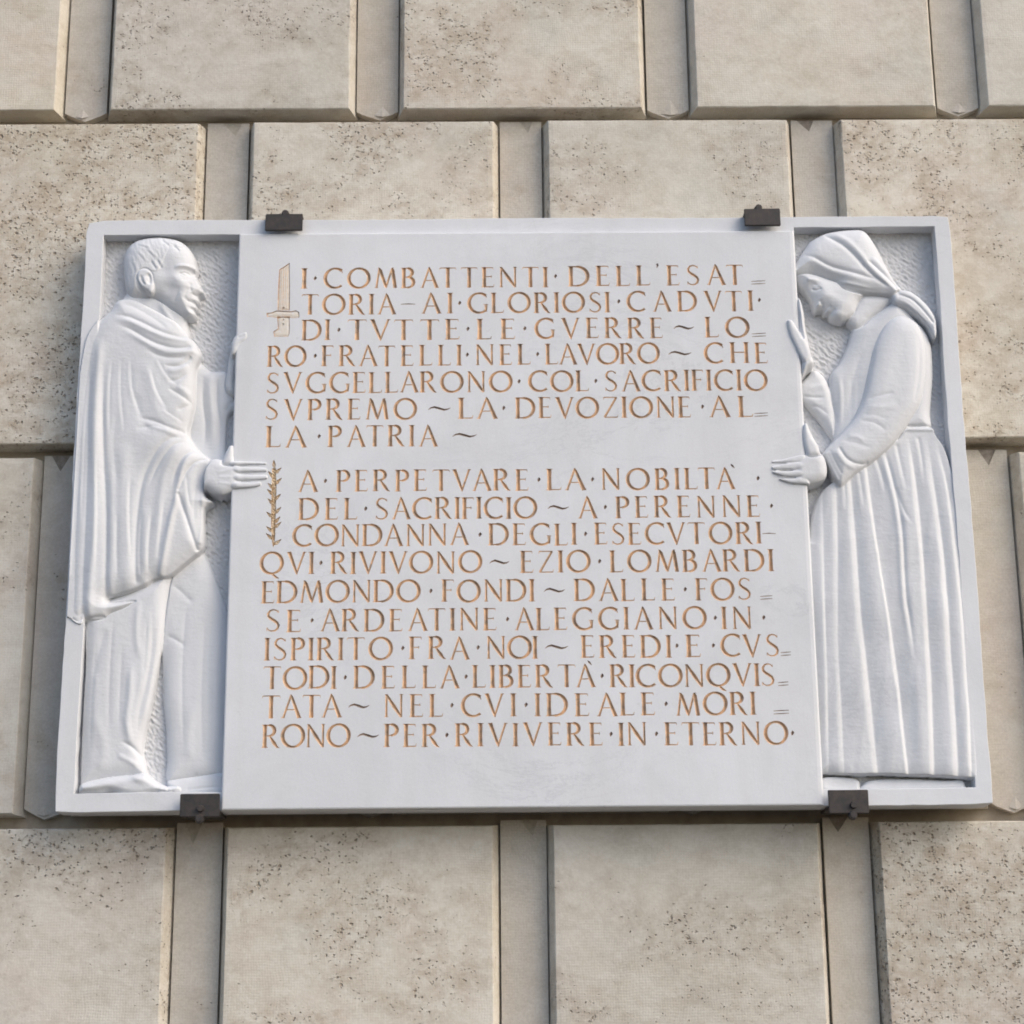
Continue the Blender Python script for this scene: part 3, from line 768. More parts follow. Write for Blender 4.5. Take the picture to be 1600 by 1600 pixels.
class Relief:
    def __init__(self, x0, x1, z0, z1, step=.0014):
        self.xs = np.linspace(x0, x1, int((x1-x0)/step)); self.zs = np.linspace(z0, z1, int((z1-z0)/step))
        self.X, self.Z = np.meshgrid(self.xs, self.zs)
        # what pixel of the photograph shows the point of the carved face (mean depth) at (x, z)
        d = np.stack([self.X-CAM[0], np.full_like(self.X, -.094-CAM[1]), self.Z-CAM[2]], -1)
        w = d@_F
        self.U = 800+FPX*(d@CR)/w; self.V = 800-FPX*(d@CU)/w
        self.H = np.full(self.X.shape, -6.0); self.L = np.zeros(self.X.shape, int)
    def box(self, pts, m):
        p = np.array(pts, float); u0, v0 = p[:, :2].min(0)-m; u1, v1 = p[:, :2].max(0)+m
        w = (self.U > u0) & (self.U < u1) & (self.V > v0) & (self.V < v1)
        r = np.where(w.any(1))[0]; c = np.where(w.any(0))[0]
        if not len(r) or not len(c): return None
        return slice(r[0], r[-1]+1), slice(c[0], c[-1]+1)
    def sdf(self, pts, s, closed=True):
        U, V = self.U[s], self.V[s]; d = np.full(U.shape, 1e9); ins = np.zeros(U.shape, bool); n = len(pts)
        for i in range(n):
            ax, ay = pts[i]; bx, by = pts[(i+1) % n]; dx, dy = bx-ax, by-ay
            t = np.clip(((U-ax)*dx+(V-ay)*dy)/(dx*dx+dy*dy+1e-9), 0, 1)
            d = np.minimum(d, (U-ax-t*dx)**2+(V-ay-t*dy)**2)
            if ay != by: ins ^= ((ay > V) != (by > V)) & (U < (bx-ax)*(V-ay)/(by-ay)+ax)
        d = np.sqrt(d); return np.where(ins, d, -d)
    def add(self, pts, lab, base, top, R, smooth=True, soft=.9, p=.5, over=False, zf=None):
        q = spl(pts, True) if smooth else np.array(pts, float)
        s = self.box(q, 4)
        d = self.sdf(q, s); t = np.clip(d/R, 0, 1)
        dome = np.maximum(1-(1-t)**2, 0)**p
        tp = top(self.U[s], self.V[s]) if callable(top) else top
        bs = base(self.U[s], self.V[s]) if callable(base) else base
        h = bs+(tp-bs)*dome
        a = sstep(d, -soft, soft)
        if over: h = np.maximum(h, self.H[s]); 
        self.H[s] = self.H[s]*(1-a)+h*a
        self.L[s] = np.where(d > 0, lab, self.L[s])
    def line(self, pts, s):
        """unsigned distance, side (+1 = right of travel on the picture), parameter along"""
        U, V = self.U[s], self.V[s]; best = np.full(U.shape, 1e9); sd = np.ones(U.shape); tt = np.zeros(U.shape); n = len(pts)-1
        for i in range(n):
            ax, ay = pts[i]; bx, by = pts[i+1]; dx, dy = bx-ax, by-ay
            t = np.clip(((U-ax)*dx+(V-ay)*dy)/(dx*dx+dy*dy+1e-9), 0, 1)
            d = (U-ax-t*dx)**2+(V-ay-t*dy)**2; m = d < best
            best = np.where(m, d, best); sd = np.where(m, np.sign(dx*(V-ay)-dy*(U-ax)), sd); tt = np.where(m, (i+t)/n, tt)
        return np.sqrt(best), sd, tt
    def fold(self, pts, amp, w, w2=None, kind='groove', labs=None, ends=(1, 1)):
        """groove: V-ish valley; ridge: rounded roll; step: high on the right side of travel, falling sharply at the line"""
        amp = amp*.82; q = spl(pts, False); W = max(w, w2 or w)
        s = self.box(q, 3.2*W+2)
        if s is None: return
        d, sd, t = self.line(q, s)
        e = np.ones_like(t)
        if ends[0]: e = e*sstep(t, 0, .28*ends[0])
        if ends[1]: e = e*(1-sstep(t, 1-.28*ends[1], 1))
        # fade beyond the end points
        if kind == 'groove': h = -amp*np.exp(-(d/w)**1.5)
        elif kind == 'ridge': h = amp*np.exp(-(d/w)**2)
        elif kind == 'step':
            w2 = w2 or w
            x = d*sd
            edge = sstep(x, -1.1, 1.1)
            h = amp*(edge*np.exp(-np.maximum(x, 0)/w) - (1-edge)*.55*np.exp(-np.maximum(-x, 0)/w2))
        h = h*e
        if labs is not None: h = h*np.isin(self.L[s], labs)
        self.H[s] = self.H[s]+h
    def bump(self, u, v, ru, rv, amp, rot=0, labs=None, p=1.0):
        s = self.box([(u-3*max(ru, rv), v-3*max(ru, rv)), (u+3*max(ru, rv), v+3*max(ru, rv))], 0)
        if s is None: return
        c, sn = math.cos(math.radians(rot)), math.sin(math.radians(rot)); a = self.U[s]-u; b = self.V[s]-v
        x = (a*c+b*sn)/ru; y = (-a*sn+b*c)/rv
        h = amp*np.exp(-(x*x+y*y)**p)
        if labs is not None: h = h*np.isin(self.L[s], labs)
        self.H[s] = self.H[s]+h
    def smooth(self, n=1):
        H = self.H
        for _ in range(n):
            P = np.pad(H, 1, mode='edge')
            A = (P[:-2, 1:-1]+P[2:, 1:-1]+P[1:-1, :-2]+P[1:-1, 2:])/4
            H = H*.5+A*.5
        self.H = H
    def emit(self, ground, names, parent, nm_root, loc, blur=1):
        """split by label into objects; drop what lies below the ground, the frame or the tablet"""
        self.smooth(blur)
        Hn = self.H + .30*fbm(self.X*55+self.Z*20, self.Z*240, 2) + 0.35*fbm(self.X*90, self.Z*90, 3) + .22*fbm(self.X*260, self.Z*230, 2)
        keepv = Hn > ground-1.2
        c = keepv[:-1, :-1] | keepv[1:, :-1] | keepv[:-1, 1:] | keepv[1:, 1:]
        Lf = np.maximum.reduce([self.L[:-1, :-1], self.L[1:, :-1], self.L[:-1, 1:], self.L[1:, 1:]])
        Y = YR-Hn*.001
        root = bpy.data.objects.new(nm_root, None); COL.objects.link(root); root.empty_display_size = .1
        root.location = Vector(loc)-parent.location; root.parent = parent
        W = Matrix.Translation(Vector(loc)).inverted()
        for lab, nm in names.items():
            k = c & (Lf == lab)
            if not k.any(): continue
            o = link(nm, grid_mesh(nm, self.xs, self.zs, Y, M_MARBLE, k), M_MARBLE)
            o.parent = root; o.matrix_parent_inverse = W
        return root

def ground_of(R):
    X, Z = R.X, R.Z; g = np.full(X.shape, 40.0)
    g = np.where((X > XS[1]) & (X < XS[2]) & (Z > .040) & (Z < 1.325), 0.0, g)
    g = np.where((X > XS[3]) & (X < XS[4]) & (Z > .036) & (Z < 1.335), 0.0, g)
    g = np.where((X > TX0) & (X < TX1) & (Z < TZ1), 51.0, g)
    return g

# ---- man in a cloak, facing right; labels: 1 skin, 2 hair, 3 cloak, 4 tunic
R = Relief(-1.0005, -.545, .028, 1.336)
body, hair, cloak, tunic = 1, 2, 3, 4
# far side: tunic over the far arm, far hand, back leg
R.add([(296, 548), (312, 560), (327, 572), (350, 573), (355, 596), (362, 612), (366, 632), (353, 645), (350, 690), (349, 722), (330, 730), (292, 700)], tunic, 8, 19, 16)
R.add([(349, 600), (352, 572), (356, 548), (362, 530), (372, 522), (388, 520), (388, 560), (372, 562), (366, 585), (366, 612), (356, 612)], body, 12, 30, 9)
R.add([(361, 540), (366, 527), (378, 519), (387, 518), (390, 526), (386, 535), (378, 541), (372, 552), (362, 556)], body, 44, 52.9, 8)
R.fold([(372, 531), (384, 525)], 1.2, 2.0, labs=[body])
R.fold([(327, 572), (326, 610), (330, 650), (329, 700)], 4, 6, kind='ridge', labs=[tunic])
R.fold([(316, 575), (314, 620), (318, 660), (316, 700)], 4, 4, labs=[tunic])
R.fold([(338, 580), (336, 620), (341, 660), (340, 712)], 4, 4, labs=[tunic])
R.fold([(347, 640), (356, 626), (366, 618)], 3, 3, labs=[tunic])
R.fold([(350, 575), (358, 600), (366, 622)], 3, 4, kind='ridge', labs=[tunic])
R.fold([(327, 573), (350, 574)], 3, 2.5, labs=[tunic], ends=(0, 0))
# back leg and the lower tunic seen past the cloak
R.add([(300, 850), (318, 862), (332, 895), (345, 930), (354, 962), (353, 1040), (349, 1130), (346, 1205), (300, 1213), (258, 1219), (256, 1180), (254, 1130), (250, 1080), (248, 1000), (240, 900)], tunic, 4, lambda U, V: 20-5*sstep(U, 300, 350), 26)
R.add([(258, 1217), (300, 1211), (346, 1205), (350, 1218), (349, 1236), (300, 1237), (272, 1238), (262, 1230)], body, 9, 19, 12)
R.fold([(256, 990), (272, 996), (287, 1007)], 2.2, 4, labs=[tunic])
R.fold([(262, 905), (285, 925), (300, 940)], 2.2, 5, labs=[tunic])
R.fold([(330, 890), (340, 930), (352, 965), (356, 1000)], 2.5, 6, labs=[tunic])
R.fold([(300, 1090), (292, 1150), (296, 1190)], 2.5, 9, kind='ridge', labs=[tunic])
R.fold([(340, 960), (332, 1040), (336, 1120), (330, 1190)], 2.5, 8, kind='ridge', labs=[tunic])
R.fold([(290, 1232), (320, 1228), (345, 1227)], 2.0, 2.2, labs=[body], ends=(0, 0))
# front leg under the tunic
R.add([(134, 955), (200, 920), (262, 890), (262, 915), (257, 950), (251, 1000), (241, 1060), (231, 1110), (222, 1148), (220, 1176), (225, 1208), (200, 1211), (165, 1216), (128, 1224), (121, 1222), (124, 1130), (129, 1040)], tunic, 9, lambda U, V: 34-6*sstep(V, 1100, 1220), 24)
R.fold([(254, 930), (248, 1000), (238, 1060), (228, 1108), (220, 1150)], 4.5, 6, kind='ridge', labs=[tunic])
R.fold([(236, 925), (236, 1000), (228, 1060), (216, 1110), (212, 1150)], 3.0, 5, labs=[tunic])
R.fold([(204, 1030), (202, 1080), (197, 1130), (205, 1165)], 4.0, 6, kind='ridge', labs=[tunic])
R.fold([(216, 935), (212, 980), (216, 1030)], 2.2, 5, kind='ridge', labs=[tunic])
R.fold([(186, 1156), (202, 1164), (213, 1174), (220, 1180)], 3.6, 3.2, labs=[tunic], ends=(1, 0))
R.fold([(180, 1178), (198, 1186), (216, 1196)], 2.0, 4, kind='ridge', labs=[tunic])
R.fold([(164, 980), (152, 1020), (146, 1060)], 2.6, 7, labs=[tunic])
R.fold([(146, 1110), (160, 1170), (150, 1205)], 2.2, 9, kind='ridge', labs=[tunic])
# front foot
R.add([(127, 1222), (165, 1213), (200, 1209), (224, 1206), (235, 1213), (247, 1221), (262, 1227), (276, 1227), (279, 1233), (270, 1239), (255, 1242), (236, 1242), (214, 1246), (192, 1243), (172, 1238), (150, 1240), (124, 1240), (120, 1232)], body, 16, lambda U, V: 44-4*sstep(U, 130, 190)+4*sstep(U, 240, 270), 13, p=.55)
for a, b in (((238, 1240), (250, 1232)), ((247, 1242), (257, 1233)), ((256, 1241), (264, 1232)), ((265, 1240), (270, 1233))):
    R.fold([a, ((a[0]+b[0])/2, (a[1]+b[1])/2), b], 3.5, 1.5, labs=[body], ends=(0, 1))
R.bump(214, 1216, 12, 5, 3, 25, [body]); R.bump(168, 1236, 14, 5, -4, 8, [body])
# neck
R.add([(205, 448), (240, 448), (285, 480), (290, 500), (292, 524), (262, 520), (225, 500), (186, 478), (192, 455)], body, 14, 30, 20)
R.fold([(246, 470), (262, 492), (270, 515)], 4.2, 5, kind='ridge', labs=[body])
# head
HEAD = [(238, 463), (222, 462), (203, 460), (194, 446), (191, 428), (190, 408), (192, 394), (199, 381), (211, 372), (227, 367.5), (245, 366), (262, 367.5), (277, 371), (289, 378), (298, 388), (303, 399), (305.5, 410),
        (306.8, 418), (305.6, 423), (305.5, 428), (309, 435), (313.5, 444), (317.5, 451), (316.5, 455.5), (310.5, 458), (308.5, 461), (310.3, 466), (307.5, 470.5), (304.8, 472.5), (307.5, 476), (306, 480.5), (303, 483), (304.5, 488), (301, 493), (293, 494.5), (280, 489), (264, 479), (250, 469)]
def headtop(U, V): return 49-6*sstep(U, 285, 318)-3*sstep(V, 440, 490)+2*sstep(V, 400, 366)
R.add(HEAD, body, 20, headtop, 34, soft=1.0, p=.5)
# hair cap
R.add([(237, 424), (231, 420), (224, 419), (217, 424), (212, 436), (213, 448), (218, 457), (203, 458), (194, 446), (191, 428), (190, 408), (192, 394), (199, 381), (211, 372), (227, 367.5), (245, 366), (262, 367.5), (277, 371), (284, 376), (285, 386), (276, 384), (266, 380), (262, 392), (257, 404), (252, 415), (246, 424)],
      hair, lambda U, V: 0*U-5, -5, 10, soft=1.0, over=True)
hs = R.box(HEAD, 0); hm = (R.L[hs] == hair)
hn = fbm((R.X[hs]*1.2+R.Z[hs]*.35)*230, (R.Z[hs]*.6-R.X[hs]*.7)*90, 3)
R.H[hs] += hm*(1.1+1.5*hn)
for pts in ([(250, 375), (258, 379), (265, 387)], [(270, 384), (275, 388), (281, 394)], [(236, 409), (240, 415), (245, 423)], [(246, 407), (250, 414), (253, 421)], [(240, 372), (250, 372), (258, 376)], [(227, 392), (236, 398), (243, 406)], [(214, 396), (222, 404), (229, 414)], [(205, 410), (210, 420), (212, 430)], [(212, 382), (224, 386), (232, 390)]):
    R.fold(pts, 2.0 if pts[0][0] in (250, 270, 236, 246) else .8, 1.7, labs=[body, hair]); R.fold([(a+3, b-2) for a, b in pts], 1.0, 2.2, kind='ridge', labs=[body, hair])
# face
R.fold([(272, 421), (281, 417), (292, 416), (301, 417.5), (306, 420)], 4.6, 3.0, kind='ridge', labs=[body], ends=(1, 0))
R.bump(291, 427, 9, 5.5, -6.2, -8, [body]); R.bump(301, 424, 4, 4.5, -4.0, 0, [body])
R.bump(289.5, 427.5, 5.2, 3.6, 4.2, 5, [body])
R.fold([(281, 427), (287, 423.5), (294, 424.2), (298, 427.5)], 1.4, 1.1, kind='ridge', labs=[body], ends=(.5, .5))
R.fold([(282, 430), (289, 432), (296, 430.5)], 1.2, 1.1, kind='ridge', labs=[body], ends=(.6, .6))
R.fold([(281, 428.5), (288, 426), (296, 428)], 1.0, .9, labs=[body], ends=(.5, .5))
R.fold([(283, 437), (291, 437), (298, 433)], 1.2, 2.0, labs=[body])
R.bump(279, 438, 12, 7, 2.6, 25, [body])                   # cheekbone
R.bump(266, 452, 14, 9, -3.6, 25, [body]); R.fold([(280, 446), (276, 460), (270, 472)], 1.8, 4, labs=[body])                  # cheek hollow
R.bump(306, 449, 5.5, 7, 1.2, 25, [body]); R.fold([(303, 430), (307, 440), (312, 449)], 2.2, 3.0, kind='ridge', labs=[body], ends=(1, .4))
R.fold([(298, 440), (297, 448), (299, 455)], 2.6, 2.4, labs=[body])   # wing of the nose
R.bump(302, 453, 3.0, 2.6, 1.2, 0, [body])
R.fold([(299, 457.5), (305, 458.8), (311, 458)], 3.4, 1.4, labs=[body], ends=(.6, .2))
R.fold([(296, 447), (290, 458), (287, 468)], 1.7, 2.4, labs=[body])
R.bump(303.5, 465.5, 4, 2.4, .7, 0, [body])
R.fold([(291, 469), (298, 469.6), (305, 471.5)], 3.0, 1.5, labs=[body], ends=(.7, .1)); R.bump(291, 467.5, 2.8, 2.8, -1.6, 0, [body])
R.bump(302, 475, 4, 2.4, .8, 0, [body]); R.fold([(295, 480), (300, 481), (305, 481.5)], 2.6, 2.0, labs=[body], ends=(1, 0))
R.bump(297, 487, 7, 5, 3.0, 0, [body])
R.fold([(244, 464), (258, 474), (272, 483), (286, 490)], 2.6, 5, kind='ridge', labs=[body])
R.bump(272, 400, 14, 10, 1.2, 0, [body]); R.bump(258, 424, 9, 9, -1.6, 0, [body])
# ear
R.add([(227, 420.5), (234, 423), (239, 430), (240.5, 440), (241, 449), (240, 456), (236, 460), (231, 456), (224, 451), (217, 443), (214, 435), (215, 427), (220, 422)], body, lambda U, V: 45+0*U, 51.5, 5, soft=1.0)
R.fold([(231, 428), (235, 437), (234, 447)], 6.0, 3.0, labs=[body]); R.fold([(221, 431), (222, 440), (228, 448)], 3.2, 1.8, labs=[body])
R.fold([(226, 433), (227, 440), (231, 447)], 1.8, 1.7, kind='ridge', labs=[body])
# cloak: body of the cloth
CL = [(180, 468), (192, 464), (212, 468), (232, 478), (252, 489), (272, 500), (282, 510), (293, 522), (303, 530), (310, 541), (313, 552), (309, 562), (304, 575), (303, 600), (302, 628), (297, 652), (293, 676), (308, 700), (326, 714), (328, 722),
      (320, 740), (319, 770), (332, 782), (322, 790), (318, 800), (318, 846), (311, 861), (300, 870), (282, 885), (262, 900), (240, 905), (228, 914), (214, 919), (196, 925), (171, 931), (167, 936), (173, 940), (208, 937), (206, 941), (190, 950), (172, 957), (163, 964), (150, 968), (132, 969), (127, 976), (118, 974), (108, 966),
      (103, 960), (106, 900), (111, 800), (117, 700), (122, 600), (127, 560), (133, 530), (142, 512), (156, 495), (171, 482)]
R.add(CL, cloak, 26, lambda U, V: 47+3*sstep(V, 560, 700)-2*sstep(V, 820, 960), 36, soft=1.0, p=.45)
# far-left edge turns away over the frame
R.fold([(130, 545), (124, 600), (120, 680), (113, 780), (108, 880), (105, 950)], -2.0, 6, labs=[cloak])
R.H = np.where((R.L == cloak) & (ground_of(R) > 30), np.maximum(R.H, 43.0), R.H)
# shoulder and upper arm volume
R.bump(225, 590, 60, 70, 4.5, 0, [cloak]); R.bump(255, 700, 45, 30, 5, 25, [cloak])
R.fold([(290, 560), (290, 600), (289, 640)], 2.4, 11, kind='ridge', labs=[cloak])
# collar and shoulder folds
R.fold([(190, 466), (214, 471), (236, 482), (256, 493), (274, 504), (286, 520)], 3.0, 4, kind='ridge', labs=[cloak], ends=(.5, .6))
R.fold([(186, 474), (206, 478), (232, 492), (252, 506), (262, 516)], 2.2, 4, labs=[cloak])
R.fold([(176, 492), (196, 494), (220, 503), (246, 516), (270, 524), (296, 528)], 3.4, 3.2, labs=[cloak], ends=(1, .5))
R.fold([(174, 498), (200, 502), (228, 515), (256, 527), (280, 531), (300, 532)], 3.2, 4.2, kind='ridge', labs=[cloak], ends=(1, .4))
R.fold([(178, 506), (204, 515), (226, 528), (250, 539), (276, 544), (300, 541)], 4.0, 3.2, labs=[cloak], ends=(1, .3))
R.fold([(190, 516), (214, 528), (240, 543), (262, 551), (288, 551), (306, 546)], 3.2, 4.4, kind='ridge', labs=[cloak], ends=(1, .3))
R.fold([(226, 545), (250, 557), (274, 560), (294, 556)], 2.6, 3.5, labs=[cloak])
R.fold([(256, 572), (274, 573), (288, 568), (299, 556)], 4.0, 3.0, labs=[cloak], ends=(1, .4))
R.fold([(262, 581), (280, 579), (296, 570)], 2.2, 4.2, kind='ridge', labs=[cloak])
R.fold([(262, 596), (278, 594), (293, 583)], 2.6, 3.0, labs=[cloak])
R.fold([(262, 606), (282, 618), (299, 629)], 2.8, 3.2, labs=[cloak], ends=(1, .2)); R.fold([(276, 604), (288, 611), (300, 620)], 2, 4, kind='ridge', labs=[cloak])
R.fold([(276, 642), (290, 635), (301, 630)], 2.0, 3.0, labs=[cloak], ends=(1, .2))
R.fold([(224, 560), (236, 600), (246, 640), (262, 662)], 2.2, 9, kind='ridge', labs=[cloak])
R.fold([(212, 610), (222, 650), (238, 680)], 2.2, 9, labs=[cloak])
# elbow folds
R.fold([(214, 652), (244, 660), (266, 669), (290, 676)], 3.0, 3.2, labs=[cloak], ends=(1, .2))
R.fold([(222, 662), (242, 668), (264, 676), (284, 684)], 2.4, 4, kind='ridge', labs=[cloak])
R.fold([(212, 672), (238, 667), (262, 672)], 2.0, 3.5, labs=[cloak])
R.fold([(290, 686), (272, 684), (252, 698), (236, 722), (224, 750), (217, 790), (213, 840), (212, 915)], 4.2, 5, labs=[cloak], ends=(.5, .1))
R.fold([(296, 690), (276, 694), (260, 710), (244, 736), (232, 764)], 3.0, 3.0, labs=[cloak])
R.fold([(302, 697), (282, 702), (267, 722), (256, 752), (250, 790), (244, 840), (238, 900)], 3.2, 7, kind='ridge', labs=[cloak])
R.fold([(306, 704), (290, 712), (277, 734), (268, 764)], 2.6, 3.0, labs=[cloak])
R.fold([(312, 705), (296, 716), (287, 732), (281, 756), (276, 782), (268, 815), (259, 860), (250, 902)], 5.0, 5.0, kind='ridge', labs=[cloak], ends=(.5, .1))
R.fold([(324, 716), (305, 723), (292, 738), (284, 756), (278, 771)], 4.6, 2.6, labs=[cloak], ends=(.4, .4))
R.fold([(278, 768), (284, 788), (291, 808), (300, 836), (308, 860)], 5.0, 3.4, labs=[cloak], ends=(.3, .1))
R.fold([(322, 722), (312, 738), (307, 756), (303, 800), (308, 836)], 2.4, 5, labs=[cloak])
R.fold([(327, 722), (320, 742), (317, 775), (316, 820), (312, 852)], 4.0, 3.6, kind='ridge', labs=[cloak], ends=(.3, .2))
R.fold([(270, 790), (262, 830), (250, 870)], -1.5, 6, labs=[cloak])
# long hanging folds on the left
R.fold([(158, 528), (154, 570), (150, 640), (149, 700), (150, 760), (148, 840), (143, 900), (140, 960)], 4.0, 6.5, kind='ridge', labs=[cloak], ends=(.4, 0))
R.fold([(142, 560), (138, 640), (137, 720), (134, 820), (130, 900), (128, 965)], 3.2, 5, labs=[cloak], ends=(.5, 0))
R.fold([(163, 560), (161, 640), (163, 720), (166, 790), (166, 860), (164, 935)], 4.4, 4.6, labs=[cloak], ends=(.9, 0))
R.fold([(175, 700), (176, 780), (175, 860), (174, 925)], 1.8, 5, kind='ridge', labs=[cloak], ends=(1, 0))
R.fold([(196, 690), (193, 760), (197, 840), (200, 915)], 3.4, 12, kind='ridge', labs=[cloak], ends=(.6, 0))
R.fold([(183, 640), (178, 700), (186, 770)], 1.6, 7, labs=[cloak])
R.fold([(230, 790), (226, 850), (226, 905)], 1.8, 7, kind='ridge', labs=[cloak], ends=(.6, 0))
R.fold([(120, 620), (116, 700), (112, 800), (108, 900)], 1.4, 3, kind='ridge', labs=[cloak], ends=(.6, 0))
# faint secondary folds
for i, (x0, y0, x1, y1, x2, y2, am) in enumerate([(205, 560, 208, 610, 222, 655, 1.3), (236, 575, 246, 612, 262, 640, 1.4), (190, 560, 190, 620, 196, 680, 1.0), (176, 560, 172, 620, 172, 690, 1.2), (256, 640, 270, 650, 288, 660, 1.4),
        (205, 740, 203, 800, 206, 880, 1.4), (184, 800, 183, 850, 184, 910, 1.2), (222, 800, 219, 860, 220, 905, 1.2), (238, 800, 233, 850, 232, 900, 1.5), (258, 780, 252, 830, 246, 880, 1.4), (292, 740, 294, 770, 300, 800, 1.5),
        (152, 700, 153, 800, 150, 900, 1.2), (136, 620, 131, 720, 128, 820, 1.2), (246, 560, 262, 588, 280, 604, 1.2)]):
    R.fold([(x0, y0), (x1, y1), (x2, y2)], am, 3.0, labs=[cloak]); R.fold([(x0-4, y0), (x1-4, y1), (x2-4, y2)], am*.6, 3.4, kind='ridge', labs=[cloak])
for (x0, y0, x1, y1, x2, y2, am) in ((150, 990, 142, 1080, 138, 1180, 1.2), (176, 960, 170, 1050, 168, 1150, 1.3), (228, 960, 226, 1010, 222, 1060, 1.4), (190, 1000, 186, 1080, 184, 1140, 1.2), (290, 930, 282, 1040, 284, 1180, 1.3), (318, 960, 312, 1080, 314, 1190, 1.3)):
    R.fold([(x0, y0), (x1, y1), (x2, y2)], am, 3.6, labs=[tunic])
# hem roll
R.fold([(309, 861), (282, 882), (262, 897), (240, 903), (214, 916), (172, 930)], 2.0, 2.4, kind='ridge', labs=[cloak], ends=(.1, .1))
R.fold([(171, 934), (188, 934), (207, 937)], 3.0, 1.8, labs=[cloak], ends=(.1, .4))
R.fold([(131, 967), (148, 963), (163, 962)], 3.5, 1.6, labs=[cloak], ends=(.2, .2)); R.fold([(112, 966), (120, 970), (128, 966)], 2.5, 2.0, labs=[cloak], ends=(.2, .2))
# near hand laid on the tablet
H0, L0 = R.H.copy(), R.L.copy()
R.add([(312, 730), (322, 722), (338, 717), (354, 720), (368, 723), (376, 730), (378, 748), (374, 764), (362, 771), (348, 776), (334, 773), (322, 766), (312, 764)], body, 42, 57.8, 17, p=.5)
mk = (L0 == cloak) & (R.U < 334); R.H = np.where(mk, H0, R.H); R.L = np.where(mk, L0, R.L)
R.add([(347, 728), (350, 714), (354, 704), (359, 697), (365, 697), (367, 704), (367, 714), (366, 730)], body, 46, 56, 9)
fing = [((362, 726), (392, 725.5), (418, 725.8), 3.6), ((364, 736), (394, 735.5), (419, 735.8), 5.0), ((364, 748), (394, 748), (420, 747), 5.4), ((363, 760), (392, 759.5), (410, 757.5), 5.4), ((362, 767), (386, 766.5), (404, 765), 3.6)][0:5]
for k, (a, b, c, r) in enumerate(fing[:]):
    if k == 4: break
    top = [(x, y-r) for x, y in (a, b)]+[(c[0]-3, c[1]-r*.8), (c[0], c[1])]; bot = [(c[0]-3, c[1]+r*.8)]+[(x, y+r) for x, y in (b, a)]
    R.add(top+bot, body, 50.0, lambda U, V, k=k: 57.5-2.5*sstep(U, 372, 420)+(0 if k else -1), r, p=.5, soft=.8, over=True)

for u, v in ((370, 727), (372, 737), (372, 748), (370, 759)): R.bump(u, v, 5, 4, 1.8, 0, [body])
for a, b in (((340, 742), (366, 735)), ((340, 748), (366, 748)), ((340, 756), (364, 760))): R.fold([a, ((a[0]+b[0])/2, (a[1]+b[1])/2), b], .8, 2.2, kind='ridge', labs=[body])
bd = R.L == body
R.L = np.where(bd & (R.U > 325) & (R.V < 625), 5, R.L); R.L = np.where(bd & (R.U > 300) & (R.V > 650) & (R.V < 800), 6, R.L)
R.L = np.where(bd & (R.V > 1150) & (R.H >= 21), 7, R.L); R.L = np.where(bd & (R.V > 1150) & (R.L == 1), 8, R.L)
R.L = np.where((R.L == 8) & (R.U < 268), 7, R.L); R.L = np.where((R.L == 7) & (R.U > 281), 8, R.L)
man = R.emit(ground_of(R), {1: "head", 2: "hair", 3: "cloak", 4: "tunic", 5: "hand", 6: "hand", 7: "foot", 8: "foot"}, plaque, "carved_man", (-.8, -.05, .04))
man['label'] = "marble relief of a standing barefoot man in profile with one hand on the tablet"

# ---- woman in a headscarf and long pleated skirt, bowed to the left; labels: 1 skin, 2 scarf, 3 blouse, 4 skirt
R = Relief(.560, .992, .020, 1.350)
scarf, blouse, skirt = 2, 3, 4
# far arm: hand on the tablet edge and sleeve
R.add([(1252, 597), (1263, 583), (1275, 571), (1290, 580), (1301, 602), (1309, 640), (1312, 684), (1302, 676), (1280, 646), (1256, 618)], blouse, 8, 24, 14)
R.fold([(1254, 612), (1270, 616), (1292, 616)], 2.6, 2.6, labs=[blouse]); R.fold([(1268, 630), (1282, 632), (1298, 644)], 2.2, 3.0, labs=[blouse])
R.fold([(1262, 604), (1278, 600), (1294, 600)], 2.0, 5, kind='ridge', labs=[blouse])
R.add([(1243, 470), (1247, 463), (1253, 470), (1258, 490), (1260, 510), (1264, 530), (1268, 550), (1273, 568), (1262, 580), (1252, 590), (1250, 566), (1248, 540), (1244, 500)], body, 22, lambda U, V: 55+0*U, 9)
R.add([(1228, 505), (1232, 500.5), (1238, 503), (1246, 516), (1256, 530), (1264, 546), (1266, 560), (1258, 570), (1249, 560), (1241, 544), (1232, 524)], body, 49.5, 57.5, 7, over=True)
R.fold([(1246, 490), (1250, 512), (1254, 534)], 5, 2.2, labs=[body], ends=(.3, .6))
# torso
TOR = [(1335, 508), (1346, 496), (1365, 488), (1395, 468), (1412, 470), (1430, 490), (1447, 508), (1457, 527), (1461, 550), (1462, 585), (1460, 612), (1458, 640), (1457, 668), (1420, 680), (1360, 720), (1320, 740), (1308, 700), (1305, 672), (1307, 647), (1301, 612), (1301, 580), (1315, 560), (1327, 535)]
R.add(TOR, blouse, 12, lambda U, V: 26+12*sstep(U, 1310, 1400), 24)
R.fold([(1350, 540), (1338, 580), (1330, 620), (1322, 660)], 2.0, 6, labs=[blouse])
for x in (1318, 1330, 1340): R.fold([(x+1, 575), (x+3, 622), (x+1, 664)], .9, 4, labs=[blouse])
R.fold([(1312, 580), (1316, 620), (1314, 668)], 2.0, 4, kind='ridge', labs=[blouse])
# neck
R.add([(1325, 492), (1340, 468), (1352, 456), (1384, 455), (1402, 462), (1386, 476), (1366, 491), (1350, 506), (1336, 508)], body, 16, 30, 16)
R.fold([(1350, 505), (1366, 490), (1394, 470)], 2.2, 2.0, labs=[body, blouse], ends=(.2, .2))
